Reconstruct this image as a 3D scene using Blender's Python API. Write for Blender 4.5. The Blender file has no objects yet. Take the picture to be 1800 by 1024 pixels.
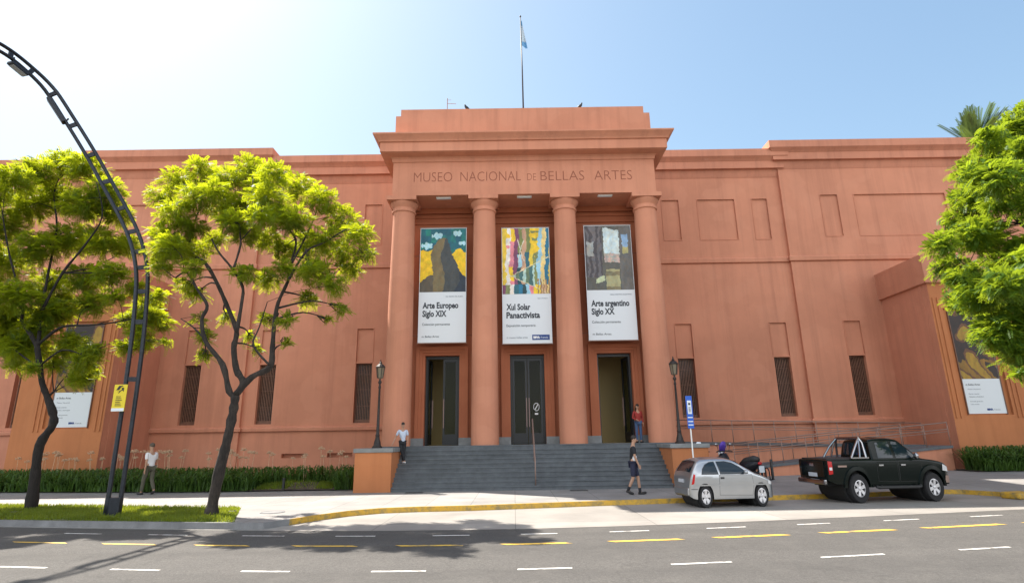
import bpy, bmesh, math, random
from math import sin, cos, pi, radians, sqrt, atan2, exp, log, cosh
from mathutils import Vector, Matrix, Euler
rnd = random.Random(7)
SC = bpy.context.scene
COL = SC.collection

# ------------------------------------------------------------------ camera, sky, sun, exposure
cam_d = bpy.data.cameras.new("camera"); cam = bpy.data.objects.new("camera", cam_d); COL.objects.link(cam)
cam_d.sensor_width = 36.0; cam_d.lens = 20.0; cam_d.clip_end = 5000.0; cam_d.clip_start = 0.05
cam.matrix_world = Matrix.Translation((0, 0, 1.65)) @ (Matrix.Rotation(pi/2 + 0.2562, 4, 'X') @ Matrix.Rotation(-0.015, 4, 'Z'))
SC.camera = cam
SUN = Vector((-0.60, 0.47, 1.0)).normalized()          # direction towards the sun
SOFT = 6.5; SKYTINT = (8.8, 9.5, 9.5); FILL_CLOUD = (8.9, 8.9, 9.1, 1.0)
W = bpy.data.worlds.new("World"); SC.world = W; W.use_nodes = True
wn = W.node_tree.nodes; wl = W.node_tree.links
sky = wn.new('ShaderNodeTexSky'); sky.sky_type = 'NISHITA'; sky.sun_disc = False
sky.sun_elevation = math.asin(SUN.z); sky.sun_rotation = atan2(SUN.x, SUN.y)
sky.altitude = 20; sky.air_density = 1.0; sky.dust_density = 1.2; sky.ozone_density = 2.2
wn['Background'].inputs['Strength'].default_value = 0.10
# hazy summer sky: the glare round the sun is softened, and unseen bright clouds are added behind the camera to fill the facade
def wnode(t, **kw):
    n = wn.new(t)
    for k, v in kw.items(): setattr(n, k, v)
    return n
def vm(op, a, b):
    n = wnode('ShaderNodeVectorMath', operation=op)
    for i, q in enumerate((a, b)):
        if hasattr(q, 'links'): wl.new(q, n.inputs[i])
        else: n.inputs[i].default_value = q
    return n.outputs[0]
soft = vm('DIVIDE', sky.outputs[0], vm('ADD', sky.outputs[0], (SOFT, SOFT, SOFT)))
soft = vm('MULTIPLY', soft, SKYTINT)
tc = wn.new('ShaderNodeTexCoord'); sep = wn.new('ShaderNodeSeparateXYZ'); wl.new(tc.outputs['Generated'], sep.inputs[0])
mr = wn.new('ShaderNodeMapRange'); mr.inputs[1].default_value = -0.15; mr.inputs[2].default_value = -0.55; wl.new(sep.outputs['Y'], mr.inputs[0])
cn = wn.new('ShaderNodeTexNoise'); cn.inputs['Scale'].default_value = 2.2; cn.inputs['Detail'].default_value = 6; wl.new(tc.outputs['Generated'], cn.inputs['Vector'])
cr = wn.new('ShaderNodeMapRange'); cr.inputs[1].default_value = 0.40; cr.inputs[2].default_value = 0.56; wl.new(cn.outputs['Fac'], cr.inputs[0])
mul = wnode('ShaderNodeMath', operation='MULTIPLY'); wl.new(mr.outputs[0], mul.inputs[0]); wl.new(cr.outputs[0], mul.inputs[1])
mx = wnode('ShaderNodeMix', data_type='RGBA'); wl.new(mul.outputs[0], mx.inputs[0]); wl.new(soft, mx.inputs[6]); mx.inputs[7].default_value = FILL_CLOUD
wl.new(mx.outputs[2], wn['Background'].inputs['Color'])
sl = bpy.data.lights.new("sun", 'SUN'); sl.energy = 4.6; sl.angle = radians(0.6); sl.color = (1.0, 0.93, 0.83)
sun = bpy.data.objects.new("sun", sl); COL.objects.link(sun)
sun.rotation_euler = (-SUN).to_track_quat('-Z', 'Y').to_euler(); sun.location = (-20, 15, 40)
SC.view_settings.view_transform = 'Standard'; SC.view_settings.look = 'None'
SC.view_settings.exposure = 1.4; SC.view_settings.gamma = 1.0
SC.cycles.max_bounces = 8; SC.cycles.diffuse_bounces = 4; SC.cycles.transparent_max_bounces = 8

# ------------------------------------------------------------------ helpers
def tag(o, label=None, cat=None, group=None, kind=None):
    if label: o['label'] = label
    if cat: o['category'] = cat
    if group: o['group'] = group
    if kind: o['kind'] = kind
    return o
def empty(name, loc=(0, 0, 0), rz=0.0, label=None, cat=None, group=None):
    o = bpy.data.objects.new(name, None); o.empty_display_size = 0.2
    o.location = loc; o.rotation_euler = (0, 0, rz); COL.objects.link(o)
    return tag(o, label, cat, group)
class MB:
    """collects faces; build() links them as one mesh object"""
    def __init__(s): s.v = []; s.f = []; s.m = []
    def add(s, vs, fs, mi=0):
        b = len(s.v); s.v += [tuple(v) for v in vs]
        for f in fs: s.f.append([b + i for i in f]); s.m.append(mi)
    def quad(s, a, b, c, d, mi=0): s.add([a, b, c, d], [(0, 1, 2, 3)], mi)
    def box(s, x0, x1, y0, y1, z0, z1, mi=0):
        s.add([(x0,y0,z0),(x1,y0,z0),(x1,y1,z0),(x0,y1,z0),(x0,y0,z1),(x1,y0,z1),(x1,y1,z1),(x0,y1,z1)],
              [(0,3,2,1),(4,5,6,7),(0,1,5,4),(1,2,6,5),(2,3,7,6),(3,0,4,7)], mi)
    def bar(s, p, q, w, d, up=(0,0,1), mi=0):
        p = Vector(p); q = Vector(q); t = (q-p).normalized(); u = Vector(up)
        a = t.cross(u)
        if a.length < 1e-4: a = t.cross(Vector((1,0,0)))
        a.normalize(); b = a.cross(t).normalized(); a *= w/2; b *= d/2
        vs = [p-a-b, p+a-b, p+a+b, p-a+b, q-a-b, q+a-b, q+a+b, q-a+b]
        s.add(vs, [(0,3,2,1),(4,5,6,7),(0,1,5,4),(1,2,6,5),(2,3,7,6),(3,0,4,7)], mi)
    def lathe(s, prof, c=(0,0,0), n=24, axis='Z', mi=0, cap=True):
        vs = []; fs = []
        for r, h in prof:
            for k in range(n):
                a = 2*pi*k/n
                if axis == 'Z': vs.append((c[0]+r*cos(a), c[1]+r*sin(a), c[2]+h))
                elif axis == 'Y': vs.append((c[0]+r*cos(a), c[1]+h, c[2]-r*sin(a)))
                else: vs.append((c[0]+h, c[1]+r*cos(a), c[2]+r*sin(a)))
        for i in range(len(prof)-1):
            for k in range(n):
                fs.append((i*n+k, i*n+(k+1) % n, (i+1)*n+(k+1) % n, (i+1)*n+k))
        if cap:
            fs.append(tuple(range(n-1, -1, -1))); fs.append(tuple((len(prof)-1)*n+k for k in range(n)))
        s.add(vs, fs, mi)
    def tube(s, pts, rad, n=8, mi=0, cap=True, sx=1.0):
        pts = [Vector(p) for p in pts]
        if not isinstance(rad, (list, tuple)): rad = [rad]*len(pts)
        vs = []; fs = []; ref = None
        for i, p in enumerate(pts):
            t = (pts[min(i+1, len(pts)-1)]-pts[max(i-1, 0)]).normalized()
            if ref is None:
                ref = t.cross(Vector((0.13, 1, 0.21)))
                if ref.length < 0.05: ref = t.cross(Vector((1, 0, 0)))
                ref.normalize()
            a = (ref - t*ref.dot(t)).normalized(); b = t.cross(a); ref = a
            for k in range(n):
                an = 2*pi*k/n; vs.append(p + a*(rad[i]*cos(an)*sx) + b*(rad[i]*sin(an)))
        for i in range(len(pts)-1):
            for k in range(n): fs.append((i*n+k, i*n+(k+1) % n, (i+1)*n+(k+1) % n, (i+1)*n+k))
        if cap: fs.append(tuple(range(n-1, -1, -1))); fs.append(tuple((len(pts)-1)*n+k for k in range(n)))
        s.add(vs, fs, mi)
    def ring(s, prof, x0, x1, y0, yb, mi=0):
        """moulding profile [(out, z)] swept round left side, front and right side of a block"""
        n = len(prof); vs = []
        for o, z in prof: vs += [(x0-o, yb, z), (x0-o, y0-o, z), (x1+o, y0-o, z), (x1+o, yb, z)]
        fs = []
        for i in range(n-1):
            for k in range(3): fs.append((i*4+k, i*4+k+1, (i+1)*4+k+1, (i+1)*4+k))
        fs.append((0, 3, 2, 1)); fs.append(tuple((n-1)*4+k for k in range(4)))
        fs.append(tuple(i*4 for i in range(n))); fs.append(tuple(i*4+3 for i in reversed(range(n))))
        s.add(vs, fs, mi)
    def prism(s, poly, y0, y1, mi=0):
        """polygon [(x,z)] extruded along y"""
        n = len(poly); vs = [(x, y0, z) for x, z in poly]+[(x, y1, z) for x, z in poly]
        fs = [tuple(range(n)), tuple(range(2*n-1, n-1, -1))]
        fs += [(i, i+n, (i+1) % n+n, (i+1) % n) for i in range(n)]
        s.add(vs, fs, mi)
    def ball(s, c, r, n=10, m=7, mi=0):
        rx, ry, rz = r if isinstance(r, (list, tuple)) else (r, r, r)
        vs = []; fs = []
        for i in range(m+1):
            th = pi*(0.02+0.96*i/m)
            for k in range(n): vs.append((c[0]+rx*sin(th)*cos(2*pi*k/n), c[1]+ry*sin(th)*sin(2*pi*k/n), c[2]-rz*cos(th)))
        for i in range(m):
            for k in range(n): fs.append((i*n+k, i*n+(k+1) % n, (i+1)*n+(k+1) % n, (i+1)*n+k))
        fs.append(tuple(range(n-1, -1, -1))); fs.append(tuple(m*n+k for k in range(n)))
        s.add(vs, fs, mi)
    def build(s, name, mat, parent=None, smooth=False, bevel=0.0, local=False, fix=True):
        me = bpy.data.meshes.new(name)
        off = Vector((0, 0, 0))
        if parent and not local:
            p = parent
            while p: off += Vector(p.location); p = p.parent
        me.from_pydata([tuple(Vector(v)-off) for v in s.v], [], s.f)
        mats = mat if isinstance(mat, (list, tuple)) else [mat]
        for m in mats: me.materials.append(m)
        if len(mats) > 1: me.polygons.foreach_set('material_index', s.m)
        if fix:
            bm = bmesh.new(); bm.from_mesh(me); bmesh.ops.recalc_face_normals(bm, faces=bm.faces); bm.to_mesh(me); bm.free()
        o = bpy.data.objects.new(name, me); COL.objects.link(o)
        if parent: o.parent = parent
        if smooth == 'all':
            me.polygons.foreach_set('use_smooth', [True]*len(me.polygons))
        elif smooth:
            me.polygons.foreach_set('use_smooth', [True]*len(me.polygons))
            me.set_sharp_from_angle(angle=radians(smooth if smooth is not True else 40))
        if bevel:
            md = o.modifiers.new('bevel', 'BEVEL'); md.width = bevel; md.segments = 2; md.limit_method = 'ANGLE'
        me.update(); return o

# ------------------------------------------------------------------ materials
class NT:
    def __init__(s, name):
        s.m = bpy.data.materials.new(name); s.m.use_nodes = True; s.t = s.m.node_tree
        s.b = s.t.nodes['Principled BSDF']; s.out = s.t.nodes['Material Output']; s.gc = None
    def n(s, typ, **kw):
        nd = s.t.nodes.new(typ)
        for k, v in kw.items():
            if k.startswith('_'): setattr(nd, k[1:], v)
            else: nd.inputs[k].default_value = v
        return nd
    def l(s, a, b): s.t.links.new(a, b)
    def coord(s):
        if not s.gc: s.gc = s.n('ShaderNodeNewGeometry')
        return s.gc.outputs['Position']
    def noise(s, scale, detail=4, rough=0.55, vec=None, stretch=None):
        nd = s.n('ShaderNodeTexNoise', Scale=scale, Detail=detail, Roughness=rough)
        v = vec or s.coord()
        if stretch:
            mp = s.n('ShaderNodeMapping'); mp.inputs['Scale'].default_value = stretch; s.l(v, mp.inputs[0]); v = mp.outputs[0]
        s.l(v, nd.inputs['Vector']); return nd.outputs['Fac']
    def ramp(s, fac, stops):
        r = s.n('ShaderNodeValToRGB'); e = r.color_ramp.elements
        while len(e) < len(stops): e.new(0.5)
        for el, (p, c) in zip(e, stops):
            el.position = p; el.color = (c[0], c[1], c[2], 1) if isinstance(c, (tuple, list)) else (c, c, c, 1)
        s.l(fac, r.inputs[0]); return r.outputs[0]
    def mix(s, fac, a, b, mode='MIX'):
        m = s.n('ShaderNodeMix', _data_type='RGBA', _blend_type=mode)
        for v, i in ((fac, 0), (a, 6), (b, 7)):
            if hasattr(v, 'links'): s.l(v, m.inputs[i])
            elif i == 0: m.inputs[0].default_value = v
            else: m.inputs[i].default_value = (v[0], v[1], v[2], 1)
        return m.outputs[2]
    def col(s, c):
        if hasattr(c, 'links'): s.l(c, s.b.inputs['Base Color'])
        else: s.b.inputs['Base Color'].default_value = (c[0], c[1], c[2], 1)
    def bump(s, h, strength=0.3, dist=0.02):
        bp = s.n('ShaderNodeBump', Strength=strength, Distance=dist); s.l(h, bp.inputs['Height']); s.l(bp.outputs[0], s.b.inputs['Normal'])
    def p(s, **kw):
        for k, v in kw.items(): s.b.inputs[k.replace('_', ' ')].default_value = v
        return s
def plain(name, c, rough=0.5, metal=0.0, var=0.0, scale=8, **kw):
    t = NT(name); t.p(Roughness=rough, Metallic=metal, **kw)
    if var:
        f = t.noise(scale, 5)
        t.col(t.ramp(f, [(0.3, [x*(1-var) for x in c]), (0.7, [min(1, x*(1+var)) for x in c])]))
    else: t.col(c)
    return t.m
def stucco(name, c, stain=0.2, peel=0.0):
    t = NT(name); t.p(Roughness=0.85, Specular_IOR_Level=0.25)
    big = t.noise(0.30, 6, 0.62); patch = t.noise(0.9, 2, 0.4); streak = t.noise(1.0, 6, 0.65, stretch=(2.2, 2.2, 0.09)); fine = t.noise(26, 4); spot = t.noise(5, 6, 0.75)
    a = t.ramp(big, [(0.3, [x*0.84 for x in c]), (0.7, [x*1.10 for x in c])])
    a = t.mix(t.ramp(patch, [(0.55, 0.0), (0.60, 0.35)]), a, [c[0]*1.06, c[1]*1.12, c[2]*1.15])
    b = t.mix(t.ramp(streak, [(0.47, 0.0), (0.72, stain)]), a, [c[0]*0.62, c[1]*0.60, c[2]*0.62])
    b = t.mix(t.ramp(spot, [(0.60, 0.0), (0.72, 0.22)]), b, [c[0]*0.70, c[1]*0.66, c[2]*0.66])
    if peel: b = t.mix(t.ramp(t.noise(1.7, 8, 0.8), [(0.66, 0.0), (0.70, peel)]), b, (0.62, 0.42, 0.34))
    t.col(t.mix(t.ramp(fine, [(0.35, 0.0), (0.75, 0.10)]), b, [x*1.2 for x in c]))
    t.bump(fine, 0.25, 0.012); return t.m
M = {}
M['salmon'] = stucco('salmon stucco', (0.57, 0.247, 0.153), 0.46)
M['cornice'] = stucco('cornice stucco', (0.55, 0.235, 0.148), 0.6, 0.5)
M['bounce_ochre'] = stucco('ochre stucco', (0.48, 0.185, 0.078), 0.35)  # warm ground bounce and tree shade are put into this front colour
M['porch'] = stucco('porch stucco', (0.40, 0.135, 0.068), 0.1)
M['letter'] = plain('engraved letter shade', (0.26, 0.085, 0.048), 0.8)  # engraving is not cut; its shade is put into the letter colour
def stone(name, c, scale=3.0, var=0.25, joints=None):
    t = NT(name); t.p(Roughness=0.8)
    a = t.noise(scale, 6, 0.65); f = t.noise(60, 3); st = t.noise(0.8, 4)
    b = t.ramp(a, [(0.3, [x*(1-var) for x in c]), (0.7, [x*(1+var) for x in c])])
    b = t.mix(t.ramp(st, [(0.45, 0.0), (0.7, 0.35)]), b, [x*0.6 for x in c])
    b = t.mix(t.ramp(f, [(0.4, 0.0), (0.7, 0.25)]), b, [x*0.55 for x in c])
    if joints:
        br = t.n('ShaderNodeTexBrick', Scale=1.0); br.offset = joints[2]; br.inputs['Brick Width'].default_value = joints[0]; br.inputs['Row Height'].default_value = joints[1]
        br.inputs['Mortar Size'].default_value = 0.008; br.inputs['Color1'].default_value = (1,1,1,1); br.inputs['Color2'].default_value = (0.88,0.88,0.88,1); br.inputs['Mortar'].default_value = (0.45,0.45,0.45,1)
        t.l(t.coord(), br.inputs['Vector']); b = t.mix(1.0, b, br.outputs['Color'], 'MULTIPLY')
    t.col(b); t.bump(f, 0.2, 0.01); return t.m
M['step'] = stone('step stone', (0.115, 0.128, 0.140))
M['slab'] = stone('grey slab', (0.24, 0.25, 0.25))
M['pave'] = stone('pavement concrete', (0.275, 0.263, 0.252), 0.7, 0.18, (1.2, 1.2, 0.0))
M['concrete'] = stone('bay concrete', (0.285, 0.264, 0.240), 0.5, 0.18, (3.0, 3.4, 0.0))
M['kerb'] = stone('kerb stone', (0.20, 0.20, 0.20))
def paint_worn(name, c, under, lo=0.42, hi=0.55, rough=0.6):
    t = NT(name); t.p(Roughness=rough)
    f = t.noise(5, 8, 0.75); g = t.noise(60, 2)
    a = t.mix(t.ramp(f, [(lo, 0.0), (hi, 1.0)]), under, c)
    t.col(t.mix(t.ramp(g, [(0.55, 0.0), (0.75, 0.5)]), a, under)); return t.m
M['kerb_yellow'] = paint_worn('kerb yellow', (0.56, 0.32, 0.025), (0.22, 0.17, 0.07), 0.36, 0.56)
M['line_white'] = paint_worn('white road paint', (0.72, 0.70, 0.66), (0.16, 0.15, 0.14), 0.36, 0.52)
M['line_yellow'] = paint_worn('yellow road paint', (0.75, 0.47, 0.06), (0.18, 0.15, 0.10), 0.36, 0.50)
def asphalt():
    t = NT('asphalt'); t.p(Roughness=0.9, Specular_IOR_Level=0.15)
    sp = t.noise(55, 3, 0.85); sp2 = t.noise(17, 5, 0.8); big = t.noise(0.5, 5, 0.6, stretch=(0.12, 1.8, 1)); mid = t.noise(1.6, 7, 0.75); crack = t.n('ShaderNodeTexVoronoi', Scale=0.45); crack.feature = 'DISTANCE_TO_EDGE'
    wv = t.n('ShaderNodeVectorMath', _operation='ADD'); t.l(t.coord(), wv.inputs[0]); nz = t.n('ShaderNodeTexNoise', Scale=1.2, Detail=5); t.l(t.coord(), nz.inputs['Vector']); t.l(nz.outputs['Color'], wv.inputs[1]); t.l(wv.outputs[0], crack.inputs['Vector'])
    a = t.ramp(sp, [(0.35, (0.066, 0.063, 0.060)), (0.65, (0.150, 0.142, 0.134))])
    a = t.mix(t.ramp(sp2, [(0.42, 0.0), (0.62, 0.55)]), a, (0.066, 0.063, 0.060))
    a = t.mix(t.ramp(big, [(0.40, 0.0), (0.66, 0.55)]), a, (0.070, 0.067, 0.064))
    a = t.mix(t.ramp(mid, [(0.48, 0.0), (0.74, 0.45)]), a, (0.135, 0.127, 0.118))
    t.col(t.mix(t.ramp(crack.outputs['Distance'], [(0.0, 0.30), (0.008, 0.0)]), a, (0.05, 0.048, 0.046)))
    t.bump(sp, 0.6, 0.01); return t.m
M['asphalt'] = asphalt()
M['earth'] = plain('far ground', (0.20, 0.18, 0.15), 0.9, var=0.3, scale=0.3)
M['black'] = plain('black metal', (0.012, 0.013, 0.014), 0.4)
M['iron'] = plain('lamp iron', (0.035, 0.028, 0.025), 0.5, 0.3, var=0.4, scale=20)
M['bars'] = plain('window bars', (0.15, 0.068, 0.04), 0.55, var=0.25, scale=9)
M['dark'] = plain('dark window glass', (0.008, 0.007, 0.006), 0.08)
M['steel'] = plain('galvanised rail', (0.30, 0.205, 0.17), 0.5, 0.3)
M['white'] = plain('white paint', (0.78, 0.78, 0.76), 0.5)
M['roomwall'] = plain('lobby wall', (0.46, 0.35, 0.16), 0.8)
def clear_glass(name, tint, refl):
    t = NT(name); t.col((0.01, 0.012, 0.01)); t.p(Roughness=0.03, Specular_IOR_Level=refl)
    tr = t.n('ShaderNodeBsdfTransparent'); tr.inputs[0].default_value = (*tint, 1); ms = t.n('ShaderNodeMixShader'); ms.inputs[0].default_value = 0.72
    t.l(t.b.outputs[0], ms.inputs[1]); t.l(tr.outputs[0], ms.inputs[2]); t.l(ms.outputs[0], t.out.inputs['Surface']); return t.m
M['glass'] = clear_glass('door glass', (0.75, 0.80, 0.70), 0.35)

CX = 0.6                                     # portico axis
# ------------------------------------------------------------------ ground, road, pavement
def g(x): return log(cosh((x+1)/5.0)) if abs(x) < 200 else abs(x+1)/5.0-0.69
def strip(name, ya, yb, z, m, xs, kind='structure', ny=1):
    mb = MB()
    for i in range(len(xs)-1):
        a, b = xs[i], xs[i+1]
        for j in range(ny):
            q0 = lambda x: ya(x)+(yb(x)-ya(x))*j/ny
            q1 = lambda x: ya(x)+(yb(x)-ya(x))*(j+1)/ny
            mb.quad((a, q0(a), z), (b, q0(b), z), (b, q1(b), z), (a, q1(a), z))
    o = mb.build(name, m); return tag(o, kind=kind)
XS = [-140, -100, -70, -50, -40, -30, -24]+[-20+0.8*i for i in range(51)]+[24, 30, 40, 50, 70, 100, 140]
ASPH = 12.62
mb = MB(); mb.quad((-1500, -1500, -0.16), (1500, -1500, -0.16), (1500, 1500, -0.16), (-1500, 1500, -0.16))
tag(mb.build('ground', M['earth']), kind='structure')
strip('road', lambda x: -12+g(x), lambda x: ASPH+g(x), -0.12, M['asphalt'], XS)
BAY = [(-5.75, 12.95), (-5.45, 13.15), (-5.1, 13.7), (-4.7, 14.45), (-4.2, 15.15), (-3.5, 15.65), (-2.6, 15.85), (-1.2, 15.95), (0.6, 16.3), (2.35, 16.65), (4.6, 17.0),
       (7.2, 17.35), (9, 17.6), (11, 18.0), (13.0, 18.45), (13.6, 18.3), (14.0, 17.6), (14.3, 16.6), (14.8, 15.75), (15.4, 15.55)]
def kerb_y(x):
    if x <= BAY[0][0]: return ASPH+0.12+g(x)
    if x >= BAY[-1][0]: return ASPH+0.55+g(x)
    for (a, ya), (b, yb) in zip(BAY, BAY[1:]):
        if a <= x <= b: return ya+(yb-ya)*(x-a)/(b-a)
KX = [-140, -90, -60, -40, -30, -24]+[-20+0.5*i for i in range(29)]+[b[0] for b in BAY]+[16+0.5*i for i in range(10)]+[22, 26, 30, 40, 60, 90, 140]
strip('parking_bay', lambda x: ASPH+g(x)+0.001, kerb_y, -0.116, M['concrete'], KX)
PAVE_RISE = 0.22
def pave_z(x, y):
    return 0.0 if x < 6 else PAVE_RISE*min(1, (x-6)/10)*max(0, min(1, (y-kerb_y(x)-0.3)/5.0))
mb = MB()
for a, b in zip(KX, KX[1:]):
    dy = [0.14, 0.3, 1.3, 2.3, 3.3, 4.3, 5.3, 30]
    for c, d in zip(dy, dy[1:]):
        mb.quad(*[(x, kerb_y(x)+q, pave_z(x, kerb_y(x)+q)) for x, q in ((a, c), (b, c), (b, d), (a, d))])
tag(mb.build('pavement', M['pave']), kind='structure')
def kerb(name, xs, m):
    mb = MB()
    for a, b in zip(xs, xs[1:]):
        ya, yb = kerb_y(a), kerb_y(b)
        mb.quad((a, ya, -0.15), (b, yb, -0.15), (b, yb+0.02, 0.012), (a, ya+0.02, 0.012))
        mb.quad((a, ya+0.02, 0.012), (b, yb+0.02, 0.012), (b, yb+0.11, 0.012), (a, ya+0.11, 0.012))
        mb.quad((a, ya+0.11, 0.012), (b, yb+0.11, 0.012), (b, yb+0.145, -0.02), (a, ya+0.145, -0.02))
    return tag(mb.build(name, m, smooth=50), kind='structure')
iy = KX.index(-5.1)
kerb('kerb', KX[:iy+1], M['kerb']); kerb('yellow_kerb', KX[iy:KX.index(16)+1], M['kerb_yellow']); kerb('kerb', KX[KX.index(16):], M['kerb'])
def dash(name, x0, x1, y, w, m, slant=0.0):
    mb = MB(); n = 5
    for i in range(n):
        a = x0+(x1-x0)*i/n; b = x0+(x1-x0)*(i+1)/n
        mb.quad((a-slant, y+g(a)-w/2, -0.115), (b-slant, y+g(b)-w/2, -0.115), (b+slant, y+g(b)+w/2, -0.115), (a+slant, y+g(a)+w/2, -0.115))
    return tag(mb.build(name, m), kind='structure')
for x0, x1 in ((-9.6, -8.7), (-7.6, -6.7), (-5.5, -4.6), (-3.55, -2.75), (-1.62, -0.9), (0.1, 0.82), (1.86, 2.66), (3.86, 4.7), (5.85, 6.6), (7.88, 8.74), (10.05, 10.9), (12.2, 13.0), (14.3, 15.1)):
    dash('lane_line', x0, x1, 11.93, 0.07, M['line_white'])
for x0, x1 in ((-9.8, -8.6), (-7.8, -6.7), (-5.88, -4.85), (-3.98, -2.85), (-2.08, -0.98), (-0.22, 0.95), (1.7, 3.0), (3.66, 5.05), (5.8, 7.3), (8.0, 9.8), (10.4, 12.2)):
    dash('yellow_lane_line', x0, x1, 10.84, 0.12, M['line_yellow'], -0.07)
for x0, x1 in ((-9.9, -9.0), (-8.0, -7.15), (-6.05, -5.25), (-3.98, -3.25), (-2.06, -1.28), (0.02, 0.80), (2.25, 3.17), (4.6, 5.66), (7.0, 7.95), (9.2, 10.2)):
    dash('lane_line', x0, x1, 8.80, 0.075, M['line_white'])

# ------------------------------------------------------------------ the museum
B = empty('museum_building', (CX, 28.4, 0), label='long salmon stucco museum with four tall columns and broad stone steps', cat='building')
YW = 28.4; YB = 28.22
def wall(mb, x0, x1, z0, z1, Y, holes):
    """front wall in plane Y with rectangular recesses (x0,x1,z0,z1,depth)"""
    xs = sorted({x0, x1, *[h[0] for h in holes], *[h[1] for h in holes]}); zs = sorted({z0, z1, *[h[2] for h in holes], *[h[3] for h in holes]})
    for a, b in zip(xs, xs[1:]):
        for c, d in zip(zs, zs[1:]):
            mx, mz = (a+b)/2, (c+d)/2
            if any(h[0] < mx < h[1] and h[2] < mz < h[3] for h in holes): continue
            mb.quad((a, Y, c), (b, Y, c), (b, Y, d), (a, Y, d))
    for a, b, c, d, dp in holes:
        y = Y+dp
        mb.quad((a, y, c), (b, y, c), (b, y, d), (a, y, d))
        mb.quad((a, Y, c), (a, y, c), (a, y, d), (a, Y, d)); mb.quad((b, y, c), (b, Y, c), (b, Y, d), (b, y, d))
        mb.quad((a, Y, d), (a, y, d), (b, y, d), (b, Y, d)); mb.quad((a, y, c), (a, Y, c), (b, Y, c), (b, y, c))
WIN = [8.05, 12.85, 16.5]; WW = 0.41
def window(xc, Y):
    f = MB(); a, b, z0, z1 = xc-WW, xc+WW, 2.6, 5.5; y = Y+0.22
    f.box(a, a+0.05, y-0.05, y+0.02, z0, z1); f.box(b-0.05, b, y-0.05, y+0.02, z0, z1)
    f.box(a+0.05, b-0.05, y-0.05, y+0.02, z1-0.06, z1); f.box(a+0.05, b-0.05, y-0.05, y+0.02, z0, z0+0.16)
    o = f.build('window', M['bars'], B)
    p = MB(); p.box(a+0.05, b-0.05, y+0.004, y+0.016, z0+0.16, z1-0.06); p.build('pane', M['dark'], o)
    q = MB()
    for i in range(9):
        x = a+0.09+i*(2*WW-0.18)/8; q.box(x-0.02, x+0.02, y-0.035, y-0.005, z0+0.16, z1-0.06)
    for z in (3.4, 4.2, 4.95): q.box(a+0.05, b-0.05, y-0.004, y+0.003, z, z+0.03)
    q.build('bars', M['bars'], o)
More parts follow.
